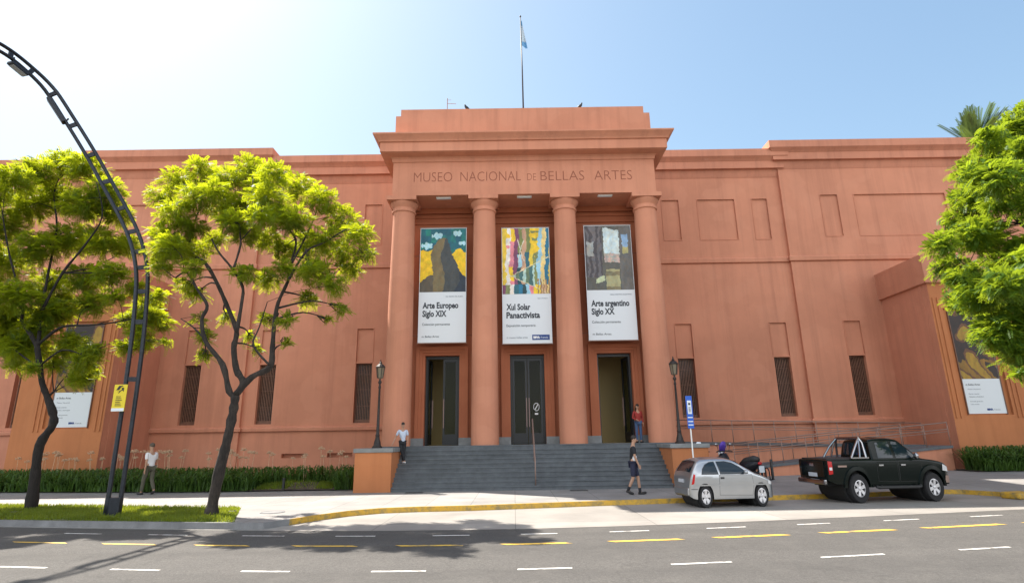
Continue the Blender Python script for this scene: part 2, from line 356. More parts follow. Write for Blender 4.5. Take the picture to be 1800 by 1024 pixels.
for sgn in (-1, 1):
    X = lambda o: CX+sgn*o
    BE = 23.0 if sgn < 0 else 25.6
    def rg(a, b): return (min(X(a), X(b)), max(X(a), X(b)))
    holes_in = []; holes_out = []
    for w in WIN:
        h = holes_in if w < 13.9 else holes_out
        a, b = rg(w-WW, w+WW); h.append((a, b, 2.6, 5.5, 0.24)); h.append((a, b, 5.56, 7.25, 0.07))
    for a, b in ((7.5, 8.4), (9.42, 11.4), (12.35, 13.15)): holes_in.append((*rg(a, b), 11.75, 14.02, 0.06))
    for a, b in ((15.95, 16.85), (17.75, 22.6)): holes_out.append((*rg(a, b), 11.8, 14.12, 0.06))
    for a in (9.0, 11.2): holes_in.append((*rg(a-0.6, a+0.6), 1.0, 1.2, 0.25))
    mb = MB()
    wall(mb, *rg(5.6, 13.9), -0.1, 16.3, YW, holes_in)
    wall(mb, *rg(13.9, BE), -0.1, 16.7, YB, holes_out)
    x = X(13.9); mb.quad((x, YB, -0.1), (x, YW, -0.1), (x, YW, 16.7), (x, YB, 16.7))
    x = X(BE); mb.quad((x, YB, -0.1), (x, YW, -0.1), (x, YW, 16.7), (x, YB, 16.7))
    a, b = rg(25.0, 25.0)
    wall(mb, *rg(BE, 42), -0.1, 16.3, YW, [(*rg(BE+1.4, BE+2.4), 2.6, 5.5, 0.24), (*rg(BE+1.4, BE+2.4), 5.56, 7.25, 0.07)])
    mb.quad((X(42), YW, -0.1), (X(42), 60, -0.1), (X(42), 60, 16.3), (X(42), YW, 16.3))
    mb.build('facade_wall', M['salmon'], B, fix=False)
    for w in WIN: window(X(w), YW if w < 13.9 else YB)
    window(X(BE+1.9), YW)
    for hs, Y in ((holes_in, YW), (holes_out, YB)):
        for a, b, c, d, dp in hs:
            if dp > 0.1: continue
            w = 0.035; fr = MB()
            fr.box(a-w, a, Y-0.022, Y+0.01, c-w, d+w); fr.box(b, b+w, Y-0.022, Y+0.01, c-w, d+w); fr.box(a, b, Y-0.022, Y+0.01, d, d+w)
            if c > 6: fr.box(a, b, Y-0.022, Y+0.01, c-w, c)
            fr.build('panel_frame', M['salmon'], B)
    # cornices
    c = MB()
    def cornice(xa, xb, Y, zs, ret=0.0):
        x0, x1 = min(xa, xb), max(xa, xb)
        prof = [(0.0, zs-1.48), (0.05, zs-1.40), (0.09, zs-1.22), (0.14, zs-1.05), (0.30, zs-1.03), (0.30, zs-0.62), (0.35, zs-0.58), (0.40, zs-0.50), (0.50, zs-0.42), (0.52, zs-0.40), (0.52, zs), (0.0, zs+0.02)]
        c.ring([(o, z) for o, z in prof], x0+ret, x1-ret, Y, 45)
    cornice(X(5.0), X(13.9), YW, 16.73); cornice(X(13.9), X(BE), YB, 17.12); cornice(X(BE), X(42), YW, 16.73)
    c.build('cornice', M['cornice'], B, smooth=35)
    s = MB()
    for (a, b), Y in ((rg(5.6, 13.9), YW), (rg(13.9, BE), YB), (rg(BE, 42), YW)):
        s.ring([(0.0, 10.42), (0.09, 10.46), (0.10, 10.66), (0.04, 10.72), (0.0, 10.74)], a, b, Y, Y+0.03)
        s.ring([(0.0, 2.24), (0.11, 2.26), (0.12, 2.40), (0.05, 2.47), (0.0, 2.48)], a, b, Y, Y+0.03)
    s.build('string_course', M['salmon'], B, smooth=35)
    # projecting end pier with poster recess
    p = MB(); a, b = rg(18.2, 22.1)
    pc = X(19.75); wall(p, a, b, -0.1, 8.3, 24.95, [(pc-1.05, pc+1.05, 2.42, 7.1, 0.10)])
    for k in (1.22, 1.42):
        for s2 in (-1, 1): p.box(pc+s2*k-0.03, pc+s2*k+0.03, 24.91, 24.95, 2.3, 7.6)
    p.build('end_pier', M['bounce_ochre'] , B, fix=False)
    p = MB()
    for x in (a, b): p.quad((x, 24.95, -0.1), (x, YB, -0.1), (x, YB, 8.3), (x, 24.95, 8.3))
    p.build('pier_flank', M['salmon'], B, fix=False)
    p = MB()
    p.ring([(0.0, 8.25), (0.12, 8.30), (0.12, 9.62), (-0.1, 9.66)], a, b, 24.95, YB)
    xs_ = a if sgn > 0 else b
    p.box(xs_-0.03, xs_+0.03, 25.30, 25.50, 0.0, 8.25)
    p.build('pier_cap', M['salmon'], B)
r = MB(); r.quad((CX-42, YW, 16.2), (CX+42, YW, 16.2), (CX+42, 60, 16.2), (CX-42, 60, 16.2)); r.build('roof', M['slab'], B)

# portico
PX0, PX1 = CX-5.72, CX+5.70
p = MB()
p.box(PX0, PX1, 22.72, 30.0, 11.95, 13.5)
p.ring([(0.0, 13.5), (0.04, 13.52), (0.06, 13.66), (0.12, 13.72), (0.47, 13.78), (0.50, 13.80), (0.50, 14.22), (0.56, 14.24), (0.60, 14.34), (0.74, 14.46), (0.78, 14.50), (0.78, 14.56), (0.0, 14.62)], PX0, PX1, 22.72, 30.0)
p.build('entablature', M['salmon'], B, smooth=35)
p = MB(); p.box(PX0+0.02, PX1, 22.76, 29.5, 14.5, 15.83); p.box(PX0+0.24, PX1-0.26, 22.763, 29.4, 15.83, 16.16)
p.build('attic_block', M['salmon'], B)
# porch back wall with three doorways
p = MB(); DX = [CX-3.62, CX, CX+3.72]; DW = 0.73; DT = 5.22; YD = 24.3
xs = [PX0] + sum([[d-DW, d+DW] for d in DX], []) + [PX1]
for i in range(0, 8, 2): p.box(xs[i], xs[i+1], YD, YD+0.5, 1.5, 11.95)
for d in DX: p.box(d-DW, d+DW, YD, YD+0.5, DT, 11.95)
p.box(PX0, PX0+0.3, YD+0.5, 28.4, 0, 11.95); p.box(PX1-0.3, PX1, YD+0.5, 28.4, 0, 11.95)
for z in (11.2, 11.5): p.box(PX0+0.01, PX1-0.01, YD-0.06, YD, z, z+0.12)
p.box(PX0+0.01, PX1-0.01, YD-0.14, YD, 11.70, 11.949)
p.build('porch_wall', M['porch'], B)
p = MB()
for d in DX:
    for a, b, pr in ((0.0, 0.11, 0.05), (0.11, 0.24, 0.10), (0.24, 0.38, 0.15)):
        for s2 in (-1, 1): p.box(*sorted((d+s2*(DW+a), d+s2*(DW+b))), YD-pr, YD-0.001, 1.80, DT+b)
        p.box(d-DW-a, d+DW+a, YD-pr+0.001, YD-0.001, DT+a, DT+b)
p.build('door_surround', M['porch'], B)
for i in range(0, 8, 2):
    p = MB(); p.box(xs[i], xs[i+1], YD-0.17, YD-0.002, 1.5, 1.80); p.build('stone_plinth', M['slab'], B)
p = MB(); p.box(CX-5.2, CX+5.2, YD+0.52, 28.2, 1.49, 1.5); p.box(CX-5.2, CX+5.2, 27.2, 27.3, 1.5, 6.5)
for x in (-5.3, -1.85, 1.85, 5.2): p.box(CX+x-0.05, CX+x+0.05, YD+0.52, 27.2, 1.5, 6.5)
p.box(CX-5.2, CX+5.2, YD+0.52, 27.2, 6.5, 6.6)
p.build('lobby', M['roomwall'], B)
for k in range(4):
    x = CX+(-5.29, -1.76, 1.76, 5.29)[k]
    p = MB(); prof = []
    for i in range(25):
        t = i/24; prof.append((0.56-0.09*t-0.012*sin(pi*t)*-1, 1.5+9.78*t))
    prof += [(0.475, 11.30), (0.52, 11.32), (0.525, 11.38), (0.49, 11.42), (0.485, 11.50), (0.53, 11.58), (0.60, 11.68), (0.615, 11.74), (0.60, 11.765)]
    p.lathe(prof, (x, 23.32, 0), 40); o = p.build('column', M['salmon'], B, smooth=30)
    q = MB(); q.box(x-0.66, x+0.62, 22.68, 23.96, 11.765, 11.951); q.build('capital_slab', M['salmon'], o)
# doors
def door(d, leaves):
    f = MB()
    for s2 in (-1, 1): f.box(*sorted((d+s2*(DW-0.001), d+s2*(DW-0.08))), YD+0.22, YD+0.34, 1.5, DT-0.001)
    f.box(d-DW+0.08, d+DW-0.08, YD+0.22, YD+0.34, DT-0.12, DT-0.001)
    o = f.build('door', M['black'], B)
    for s2, ang in leaves:
        hinge = Vector((d+s2*(DW-0.09), YD+0.28, 0)); w = DW-0.10; rot = Matrix.Rotation(-s2*ang if s2 > 0 else ang, 4, 'Z')
        lf = MB(); gl = MB(); hd = MB()
        tr = lambda v: tuple(hinge+(rot @ Vector((-s2*v[0], v[1], v[2]))))
        def bx(mb, x0, x1, y0, y1, z0, z1):
            t2 = MB(); t2.box(x0, x1, y0, y1, z0, z1); mb.add([tr(v) for v in t2.v], t2.f)
        for x0, x1, z0, z1 in ((0, 0.09, 1.52, DT-0.13), (w-0.09, w, 1.52, DT-0.13), (0.09, w-0.09, 1.52, 1.95), (0.09, w-0.09, DT-0.25, DT-0.13)): bx(lf, x0, x1, -0.03, 0.03, z0, z1)
        bx(gl, 0.09, w-0.09, -0.008, 0.008, 1.95, DT-0.25); bx(hd, w-0.06, w-0.03, -0.09, -0.04, 2.2, 3.4)
        lo = lf.build('leaf', M['black'], o); gl.build('glass', M['glass'], lo); hd.build('handle', M['steel'], lo)
    return o
DOORS = [door(DX[0], [(-1, 1.45), (1, 0.0)]), door(DX[1], [(-1, 0), (1, 0)]), door(DX[2], [(1, 1.3)])]
dm = MB(); y_ = YD+0.262
for k in range(24):
    a0, a1 = 2*pi*k/24, 2*pi*(k+1)/24; P = lambda r, a: (CX+0.36+r*0.75*cos(a), y_, 3.02+r*sin(a)); dm.quad(P(0.17, a0), P(0.17, a1), P(0.145, a1), P(0.145, a0))
dm.quad((CX+0.27, y_, 2.90), (CX+0.30, y_, 2.88), (CX+0.45, y_, 3.13), (CX+0.42, y_, 3.15)); dm.quad((CX+0.29, y_, 2.70), (CX+0.43, y_, 2.70), (CX+0.43, y_, 2.77), (CX+0.29, y_, 2.77))
dm.build('door_sticker', M['white'], DOORS[1], fix=False)
# steps, pedestals
p = MB(); NR = 10; SX0, SX1 = CX-4.87, CX+4.87
for i in range(NR):
    y0 = 20.62+i*0.205; z1 = 0.15*(i+1)
    p.add([(SX0, y0+0.03, z1-0.15 if i else -0.05), (SX1, y0+0.03, z1-0.15 if i else -0.05), (SX1, y0+0.03, z1-0.04), (SX0, y0+0.03, z1-0.04), (SX0, y0, z1-0.04), (SX1, y0, z1-0.04), (SX1, y0, z1), (SX0, y0, z1),
           (SX0, y0+0.24, z1), (SX1, y0+0.24, z1)], [(0,1,2,3), (3,2,5,4), (4,5,6,7), (7,6,9,8)])
p.box(PX0-0.15, PX1+0.15, 22.48, YD+0.52, 1.30, 1.498)
p.build('staircase', M['step'], B, fix=False)
for a, b in ((CX-6.15, CX-4.87), (CX+4.87, CX+6.15)):
    p = MB(); p.box(a, b, 20.55, YD, -0.1, 1.32); p.build('stair_pedestal', M['bounce_ochre'], B, bevel=0.015)
    p = MB(); p.box(a-0.05, b+0.05, 20.50, 22.47, 1.321, 1.46); p.build('pedestal_slab', M['slab'], B, bevel=0.012)
    p = MB(); p.box(a, b, YD, YW, -0.1, 1.32)
    p.build('side_plinth', M['salmon'], B)
def text(s, x, y, z, h, m, name, parent=None, wx=1.0, align='LEFT', depth=0.004, spacing=1.0, bold=0.0, width=None, rz=0.0):
    """flat lettering in the plane y, cap height h, starting at x"""
    cu = bpy.data.curves.new(name, 'FONT'); cu.body = s; cu.size = h/0.70; cu.align_x = align; cu.extrude = depth; cu.space_character = spacing; cu.offset = bold; cu.resolution_u = 3; cu.space_line = 1.15
    t = bpy.data.objects.new(name, cu); COL.objects.link(t); bpy.context.view_layer.update()
    me = bpy.data.meshes.new_from_object(t.evaluated_get(bpy.context.evaluated_depsgraph_get()))
    bpy.data.objects.remove(t); bpy.data.curves.remove(cu)
    xs = [v.co.x for v in me.vertices]
    k = wx if width is None else width/max(1e-6, max(xs)-min(xs)); x00 = min(xs) if width is not None else 0
    off = Vector((0, 0, 0)); q = parent
    while q: off += Vector(q.location); q = q.parent
    for v in me.vertices: v.co = Vector((x+(v.co.x-x00)*k, y-v.co.z, z+v.co.y))-off
    me.name = name; me.materials.clear(); me.materials.append(m); o = bpy.data.objects.new(name, me); COL.objects.link(o)
    if parent: o.parent = parent
    return o
for w, xa, xb, h, z in (('MUSEO', -4.20, -2.53, 0.46, 12.58), ('NACIONAL', -2.17, 0.46, 0.46, 12.58), ('DE', 0.74, 1.12, 0.34, 12.58), ('BELLAS', 1.32, 3.22, 0.46, 12.56), ('ARTES', 3.66, 5.30, 0.46, 12.55)):
    text(w, xa, 22.717, z, h, M['letter'], 'lettering', B, bold=-0.012, width=xb-xa, depth=0.004)
TREE_A = ([([(-13.4,16.7,0.0),(-13.44,16.7,0.69),(-13.49,16.7,1.72),(-13.22,16.7,2.27),(-13.28,16.7,2.6),(-13.53,16.7,3.06),(-13.76,16.7,3.47),(-13.92,16.7,3.94),(-14.13,16.7,4.58)],0.22,0.13),([(-14.11,16.7,4.53),(-14.42,16.72,4.95),(-14.75,16.73,5.32),(-14.84,16.75,5.77),(-15.17,16.77,6.49),(-15.68,16.78,7.61),(-16.12,16.8,8.76)],0.1,0.03),([(-14.11,16.7,4.57),(-14.39,16.98,5.32),(-14.69,17.27,5.89),(-14.95,17.55,7.09),(-15.21,17.83,8.76),(-15.79,18.12,10.14),(-15.9,18.4,11.15)],0.1,0.025),([(-14.09,16.7,4.63),(-13.76,16.77,5.02),(-13.48,16.83,5.19),(-12.82,16.9,5.22),(-12.15,16.97,5.31),(-11.66,17.03,5.43),(-11.22,17.1,5.7)],0.07,0.02),([(-14.19,16.7,5.66),(-13.79,16.7,6.82),(-13.25,16.7,7.73),(-12.88,16.7,8.67),(-13.26,16.7,9.85)],0.07,0.02),([(-13.79,16.7,6.82),(-13.64,17.6,7.27),(-13.53,18.5,7.96)],0.05,0.02),([(-13.53,16.7,3.06),(-13.74,17.07,3.19),(-13.98,17.45,3.29)],0.07,0.05),([(-14.78,16.7,5.67),(-16.2,17.3,6.66),(-17.77,17.9,8.02)],0.06,0.02),([(-13.87,16.7,3.86),(-14.54,16.75,4.29),(-14.97,16.8,4.56)],0.05,0.02),([(-13.9,16.7,4.02),(-13.3,16.65,4.43),(-12.56,16.6,4.24)],0.05,0.02)],
[(-15.88,17.71,5.63,0.65),(-14.54,17.15,5.23,0.59),(-15.02,17.14,4.62,0.59),(-14.29,17.25,5.79,0.57),(-16.58,18.14,4.99,0.66),(-13.5,17.96,3.91,0.43),(-13.54,17.28,4.79,0.46),(-11.2,16.77,5.02,0.41),(-11.19,17.19,5.54,0.42),(-15.87,16.57,6.1,0.62),(-14.67,17.87,10.96,0.67),(-15.91,18.35,11.45,0.61),(-15.84,17.34,10.61,0.61),(-15.68,16.44,9.86,0.61),(-16.73,16.74,9.72,0.66),(-13.41,17.32,9.84,0.64),(-13.42,18.01,9.32,0.58),(-13.24,18.55,8.38,0.51),(-14.0,17.34,9.35,0.71),(-16.09,18.6,10.26,0.77),(-16.62,18.07,9.6,0.74),(-16.82,17.49,8.76,0.75),(-17.37,17.32,8.21,0.74),(-13.49,17.69,8.18,0.68),(-15.05,18.31,8.53,0.78),(-15.41,17.46,7.93,0.74),(-17.1,18.28,7.74,0.77),(-17.2,17.58,6.75,0.73),(-12.47,16.94,6.87,0.53),(-13.92,17.81,6.95,0.67),(-15.4,18.29,6.91,0.72),(-14.78,16.41,6.04,0.68),(-16.48,17.47,5.59,0.72),(-13.33,17.48,6.01,0.54),(-15.33,18.84,6.26,0.58),(-16.37,19.01,5.92,0.51),(-15.11,17.32,4.74,0.53),(-15.86,18.89,4.81,0.53),(-16.73,18.57,5.25,0.57),(-12.83,16.99,4.13,0.44),(-13.37,17.59,3.69,0.35),(-12.32,16.57,4.4,0.33),(-14.71,18.64,4.76,0.41),(-14.72,18.19,4.23,0.36),(-12.95,18.86,5.83,0.42),(-12.28,18.58,6.15,0.5),(-11.51,18.2,5.58,0.41),(-12.11,18.4,5.0,0.41),(-12.29,17.89,4.73,0.33),(-10.62,16.51,6.0,0.31),(-12.31,17.96,6.68,0.37),(-10.04,16.21,4.56,0.16),(-12.04,16.63,6.05,0.31),(-16.3,18.52,4.3,0.33),(-13.86,16.33,3.89,0.26)])
TREE_B = ([([(-7.4,14.74,0.0),(-7.39,14.74,0.33),(-7.31,14.74,1.09),(-7.22,14.74,1.68),(-7.14,14.74,2.42),(-7.12,14.74,2.87)],0.24,0.19),([(-7.12,14.74,2.84),(-7.29,14.73,2.98),(-7.53,14.71,3.67),(-8.03,14.7,4.27),(-8.2,14.69,4.85),(-8.1,14.68,5.23),(-8.44,14.67,5.72),(-8.75,14.65,6.15),(-9.03,14.64,6.0)],0.13,0.03),([(-7.12,14.74,2.87),(-7.02,14.89,3.21),(-7.31,15.04,3.56),(-7.52,15.19,4.18),(-7.57,15.34,4.67),(-7.95,15.49,5.34),(-8.42,15.64,6.11),(-8.9,15.79,6.75),(-9.39,15.94,7.1),(-9.65,16.09,7.55),(-9.63,16.24,8.41),(-9.62,16.39,9.02),(-9.87,16.54,9.72)],0.15,0.025),([(-7.27,14.74,4.51),(-7.25,14.8,5.32),(-7.31,14.86,5.8),(-7.71,14.92,6.37),(-8.1,14.98,6.79),(-8.41,15.04,7.24)],0.08,0.03),([(-7.55,14.74,6.23),(-7.5,14.89,7.0),(-7.63,15.04,7.55),(-7.52,15.19,8.5),(-7.57,15.34,9.2)],0.05,0.02),([(-7.12,14.74,2.89),(-6.8,14.86,3.35),(-6.41,14.98,3.61),(-6.44,15.1,4.15),(-6.5,15.22,4.79),(-6.5,15.34,5.44),(-6.33,15.46,6.11),(-6.32,15.58,6.73),(-6.31,15.7,7.44),(-6.84,15.82,8.11),(-7.04,15.94,9.01)],0.14,0.025),([(-6.01,14.74,5.95),(-5.63,14.79,6.74),(-5.13,14.84,7.03),(-4.56,14.89,7.44),(-4.27,14.94,7.47)],0.06,0.02),([(-5.97,14.74,6.4),(-5.91,15.69,7.79),(-6.06,16.64,8.92)],0.05,0.02),([(-6.32,14.74,3.63),(-6.81,14.77,4.17),(-6.72,14.81,4.64),(-6.58,14.84,5.35)],0.05,0.02),([(-8.0,14.74,4.25),(-8.54,14.94,4.7),(-9.03,15.14,4.99)],0.05,0.015)],
[(-9.26,14.61,6.93,0.46),(-9.42,14.63,6.29,0.31),(-9.83,16.82,7.53,0.5),(-7.76,14.85,7.67,0.48),(-6.77,14.42,7.64,0.46),(-7.03,16.71,7.45,0.46),(-5.45,14.69,6.25,0.4),(-5.27,16.71,7.42,0.49),(-9.65,16.24,9.96,0.53),(-10.66,16.69,9.84,0.55),(-11.29,17.02,9.47,0.48),(-8.67,15.97,9.52,0.52),(-8.31,16.59,10.11,0.62),(-6.56,14.45,8.92,0.47),(-6.68,16.5,9.45,0.61),(-5.67,15.78,8.73,0.55),(-5.22,16.35,8.31,0.59),(-4.18,14.65,7.19,0.44),(-4.49,16.45,7.23,0.38),(-5.05,16.97,6.94,0.46),(-4.75,14.52,5.71,0.39),(-4.71,15.26,5.27,0.25),(-5.73,15.93,6.46,0.57),(-6.33,16.67,7.61,0.63),(-5.24,15.03,7.18,0.48),(-6.01,14.85,7.72,0.54),(-6.96,15.05,8.43,0.62),(-8.11,16.07,8.71,0.59),(-8.92,16.46,8.8,0.6),(-9.17,15.45,8.73,0.6),(-9.72,15.38,8.17,0.56),(-10.1,15.46,7.59,0.46),(-10.04,15.33,6.94,0.36),(-9.65,15.52,7.09,0.52),(-8.54,14.58,6.27,0.34),(-9.47,15.75,7.87,0.5),(-9.4,17.07,7.99,0.4),(-7.73,15.51,7.57,0.43),(-7.48,16.44,7.73,0.52),(-7.26,14.8,6.15,0.37),(-7.29,16.28,6.41,0.41),(-9.46,16.47,6.06,0.34),(-9.7,16.24,6.26,0.3),(-8.68,15.8,4.63,0.29),(-8.53,15.7,4.05,0.25),(-9.1,16.15,5.2,0.23),(-8.65,16.86,5.43,0.24),(-5.97,14.77,4.86,0.27),(-5.86,14.62,4.22,0.16),(-7.46,16.44,4.36,0.2),(-7.92,16.92,4.82,0.21),(-5.26,15.8,5.07,0.16),(-6.87,15.59,5.05,0.25),(-6.08,16.36,5.8,0.34),(-6.22,14.87,6.32,0.34),(-6.61,15.1,7.92,0.45),(-8.38,14.91,8.65,0.42),(-7.69,15.99,9.23,0.49)])
TREE_C = ([([(16.43,15.8,0.03),(16.74,15.8,1.61),(16.95,15.8,3.13),(16.92,15.8,4.4)],0.3,0.22),([(16.92,15.8,4.4),(16.3,15.78,5.73),(15.6,15.75,6.94),(14.8,15.73,7.83),(14.31,15.7,8.74)],0.14,0.03),([(16.92,15.8,4.4),(16.0,15.9,4.76),(15.04,16.0,5.13),(14.23,16.1,5.51),(13.51,16.2,6.42)],0.12,0.03),([(16.92,15.8,4.4),(17.92,16.3,6.74),(18.21,16.8,9.19),(18.24,17.3,11.08)],0.15,0.03),([(16.92,15.8,4.4),(19.74,16.4,6.74),(21.72,17.0,9.22)],0.13,0.03),([(15.89,15.8,4.75),(15.08,15.75,4.26),(14.36,15.7,3.78)],0.05,0.02)],
[(14.01,14.99,9.94,0.5),(13.16,14.62,8.77,0.48),(14.6,16.64,8.88,0.54),(14.9,17.8,8.47,0.57),(11.87,14.9,6.7,0.47),(13.38,16.7,6.61,0.52),(12.73,15.42,5.94,0.48),(14.08,17.36,5.74,0.53),(13.8,16.17,5.19,0.5),(12.81,14.78,4.12,0.45),(13.1,14.56,3.63,0.44),(13.62,13.7,3.22,0.41),(18.15,15.71,4.05,0.47),(19.99,15.28,6.37,0.48),(18.92,14.36,8.89,0.47),(18.22,15.19,11.81,0.52),(16.22,15.02,11.34,0.51),(17.23,17.01,11.88,0.57),(12.58,14.23,3.09,0.2),(15.71,17.96,4.47,0.29),(13.51,15.71,4.84,0.32),(13.37,16.24,5.64,0.37),(12.66,15.66,5.92,0.29),(15.09,17.27,7.74,0.63),(17.24,17.22,6.92,0.52),(18.82,16.05,7.89,0.74),(14.96,15.72,6.36,0.5),(16.44,16.77,4.68,0.64),(18.17,17.37,6.53,0.53),(16.35,15.36,6.63,0.54),(15.82,16.83,5.99,0.76),(17.86,17.83,4.39,0.63),(17.26,15.66,7.98,0.75),(17.38,14.61,10.53,0.5),(13.73,14.63,6.14,0.51),(16.72,16.76,9.01,0.62),(16.57,16.57,7.1,0.77),(17.63,17.82,4.32,0.78),(19.77,17.36,6.51,0.56),(15.38,14.67,3.57,0.65),(14.09,14.43,5.4,0.47),(16.13,14.74,6.56,0.51),(17.83,14.42,10.49,0.69),(16.59,16.7,11.31,0.62),(17.87,17.38,4.73,0.51),(19.17,17.56,12.93,0.81),(12.78,14.72,4.24,0.68),(15.23,17.41,9.11,0.73),(17.21,14.98,8.82,0.74),(17.78,15.46,8.48,0.61),(16.26,16.81,6.64,0.68),(13.77,13.98,5.98,0.66),(13.89,14.01,7.44,0.61),(15.62,17.27,10.11,0.86),(14.6,14.88,6.84,0.44),(14.2,15.17,6.69,0.45),(16.23,16.15,6.54,0.49),(17.11,16.57,8.17,0.71),(12.23,13.63,5.26,0.58),(14.81,15.07,3.65,0.49),(14.75,15.52,6.69,0.55),(14.99,15.74,9.24,0.59),(15.17,14.52,8.74,0.55),(18.74,16.17,12.2,0.7),(19.54,17.8,10.22,0.62),(17.41,15.32,9.66,0.53),(14.86,16.0,5.95,0.49),(13.18,14.12,8.29,0.66),(13.48,14.81,4.43,0.47),(14.84,16.53,6.52,0.76),(14.08,14.1,9.17,0.47),(18.12,17.5,11.34,0.82),(20.4,17.6,11.43,0.64),(15.08,14.03,5.81,0.62),(15.33,17.74,5.55,0.6),(14.2,15.25,8.09,0.58),(15.16,17.0,4.29,0.53),(15.19,16.93,4.03,0.76),(12.58,14.9,5.31,0.66),(17.21,16.57,7.68,0.58),(15.74,16.48,10.43,0.53),(17.9,17.15,10.15,0.8),(14.68,14.77,3.9,0.66),(18.94,16.92,7.25,0.5),(20.04,17.83,11.69,0.66),(17.18,16.56,7.62,0.62),(18.02,15.96,6.62,0.57),(13.16,14.1,4.82,0.5),(13.56,15.77,7.3,0.71),(16.56,15.15,4.83,0.66),(19.97,16.76,12.33,0.62),(14.72,16.59,7.65,0.63),(15.01,16.09,5.32,0.46),(15.92,14.4,4.32,0.43)])

# ------------------------------------------------------------------ vegetation
def leaf_mat(name, lo, hi, tr, mixf=0.5, scale=1.3):
    t = NT(name); t.p(Roughness=0.5, Specular_IOR_Level=0.3)
    f = t.noise(scale, 3); f2 = t.noise(14, 2)
    c = t.mix(t.ramp(f2, [(0.35, 0.0), (0.7, 0.5)]), t.ramp(f, [(0.35, lo), (0.65, hi)]), [x*1.25 for x in hi])
    t.col(c)
    tl = t.n('ShaderNodeBsdfTranslucent')
    t.l(t.mix(0.25, t.ramp(f, [(0.35, [x*0.75 for x in tr]), (0.65, tr)]), c), tl.inputs['Color'])
    ms = t.n('ShaderNodeMixShader'); ms.inputs[0].default_value = mixf
    t.l(t.b.outputs[0], ms.inputs[1]); t.l(tl.outputs[0], ms.inputs[2]); t.l(ms.outputs[0], t.out.inputs['Surface'])
    return t.m
M['leaf_a'] = leaf_mat('feathery leaves', (0.024, 0.072, 0.015), (0.065, 0.135, 0.015), (0.78, 0.84, 0.015), 0.55)
M['leaf_c'] = leaf_mat('broad leaves', (0.025, 0.075, 0.012), (0.075, 0.155, 0.018), (0.56, 0.70, 0.03), 0.46)
M['leaf_palm'] = leaf_mat('palm leaves', (0.03, 0.06, 0.02), (0.06, 0.10, 0.03), (0.2, 0.3, 0.05), 0.3)
M['strap'] = leaf_mat('strap leaves', (0.022, 0.055, 0.015), (0.07, 0.14, 0.022), (0.18, 0.30, 0.03), 0.3, 3.0)
M['grass'] = leaf_mat('grass blades', (0.07, 0.12, 0.015), (0.15, 0.21, 0.02), (0.42, 0.46, 0.03), 0.45, 0.9)
def bark(name, c):
    t = NT(name); t.p(Roughness=0.9)
    f = t.noise(7, 6, 0.7, stretch=(1, 1, 0.35)); k = t.noise(24, 4, 0.7, stretch=(1, 1, 0.3))
    a = t.ramp(f, [(0.35, [x*0.45 for x in c]), (0.7, [x*1.7 for x in c])])
    t.col(t.mix(t.ramp(k, [(0.45, 0.0), (0.65, 0.7)]), a, [x*0.35 for x in c])); t.bump(k, 0.9, 0.03); return t.m
M['bark'] = bark('grey bark', (0.038, 0.029, 0.023)); M['bark_dark'] = bark('dark bark', (0.016, 0.012, 0.010))
M['soil'] = plain('garden soil', (0.07, 0.05, 0.035), 0.95, var=0.5, scale=3)
M['dryhead'] = plain('dried flower heads', (0.58, 0.40, 0.26), 0.9, var=0.3, scale=15)
M['turf'] = plain('turf soil', (0.10, 0.12, 0.03), 0.95, var=0.4, scale=1.5)

def rv(): return Vector((rnd.gauss(0, 1), rnd.gauss(0, 1), rnd.gauss(0, 1)))
def frond(vs, fs, p, d, L, pairs, lw, ll, droop=0.25):
    """one feather leaf: leaflets along a drooping rachis"""
    d = d.normalized(); side = d.cross(Vector((0, 0, 1)))
    if side.length < 0.05: side = Vector((1, 0, 0))
    side.normalize(); nrm = side.cross(d)
    side = (side+nrm*rnd.uniform(-0.6, 0.6)).normalized()
    for i in range(pairs):
        t = (i+0.6)/pairs; c = p+d*(L*t)+Vector((0, 0, -droop*L*t*t)); l = ll*(1-0.75*abs(t-0.4)**1.3)
        for sg in (-1, 1):
            e = (side*sg+d*0.55+Vector((0, 0, -0.25))).normalized()*l; w = d*(lw*0.5)
            b = len(vs); vs += [c-w*0.5, c+e*0.5-w, c+e, c+e*0.5+w]; fs.append((b, b+1, b+2, b+3))
def smooth_path(pts, k=3):
    P = [Vector(p) for p in pts]; out = []
    for i in range(len(P)-1):
        p0, p1, p2, p3 = P[max(i-1, 0)], P[i], P[i+1], P[min(i+2, len(P)-1)]
        for j in range(k):
            t = j/k; out.append(0.5*((2*p1)+(p2-p0)*t+(2*p0-5*p1+4*p2-p3)*t*t+(3*p1-p0-3*p2+p3)*t**3))
    out.append(P[-1]); return out
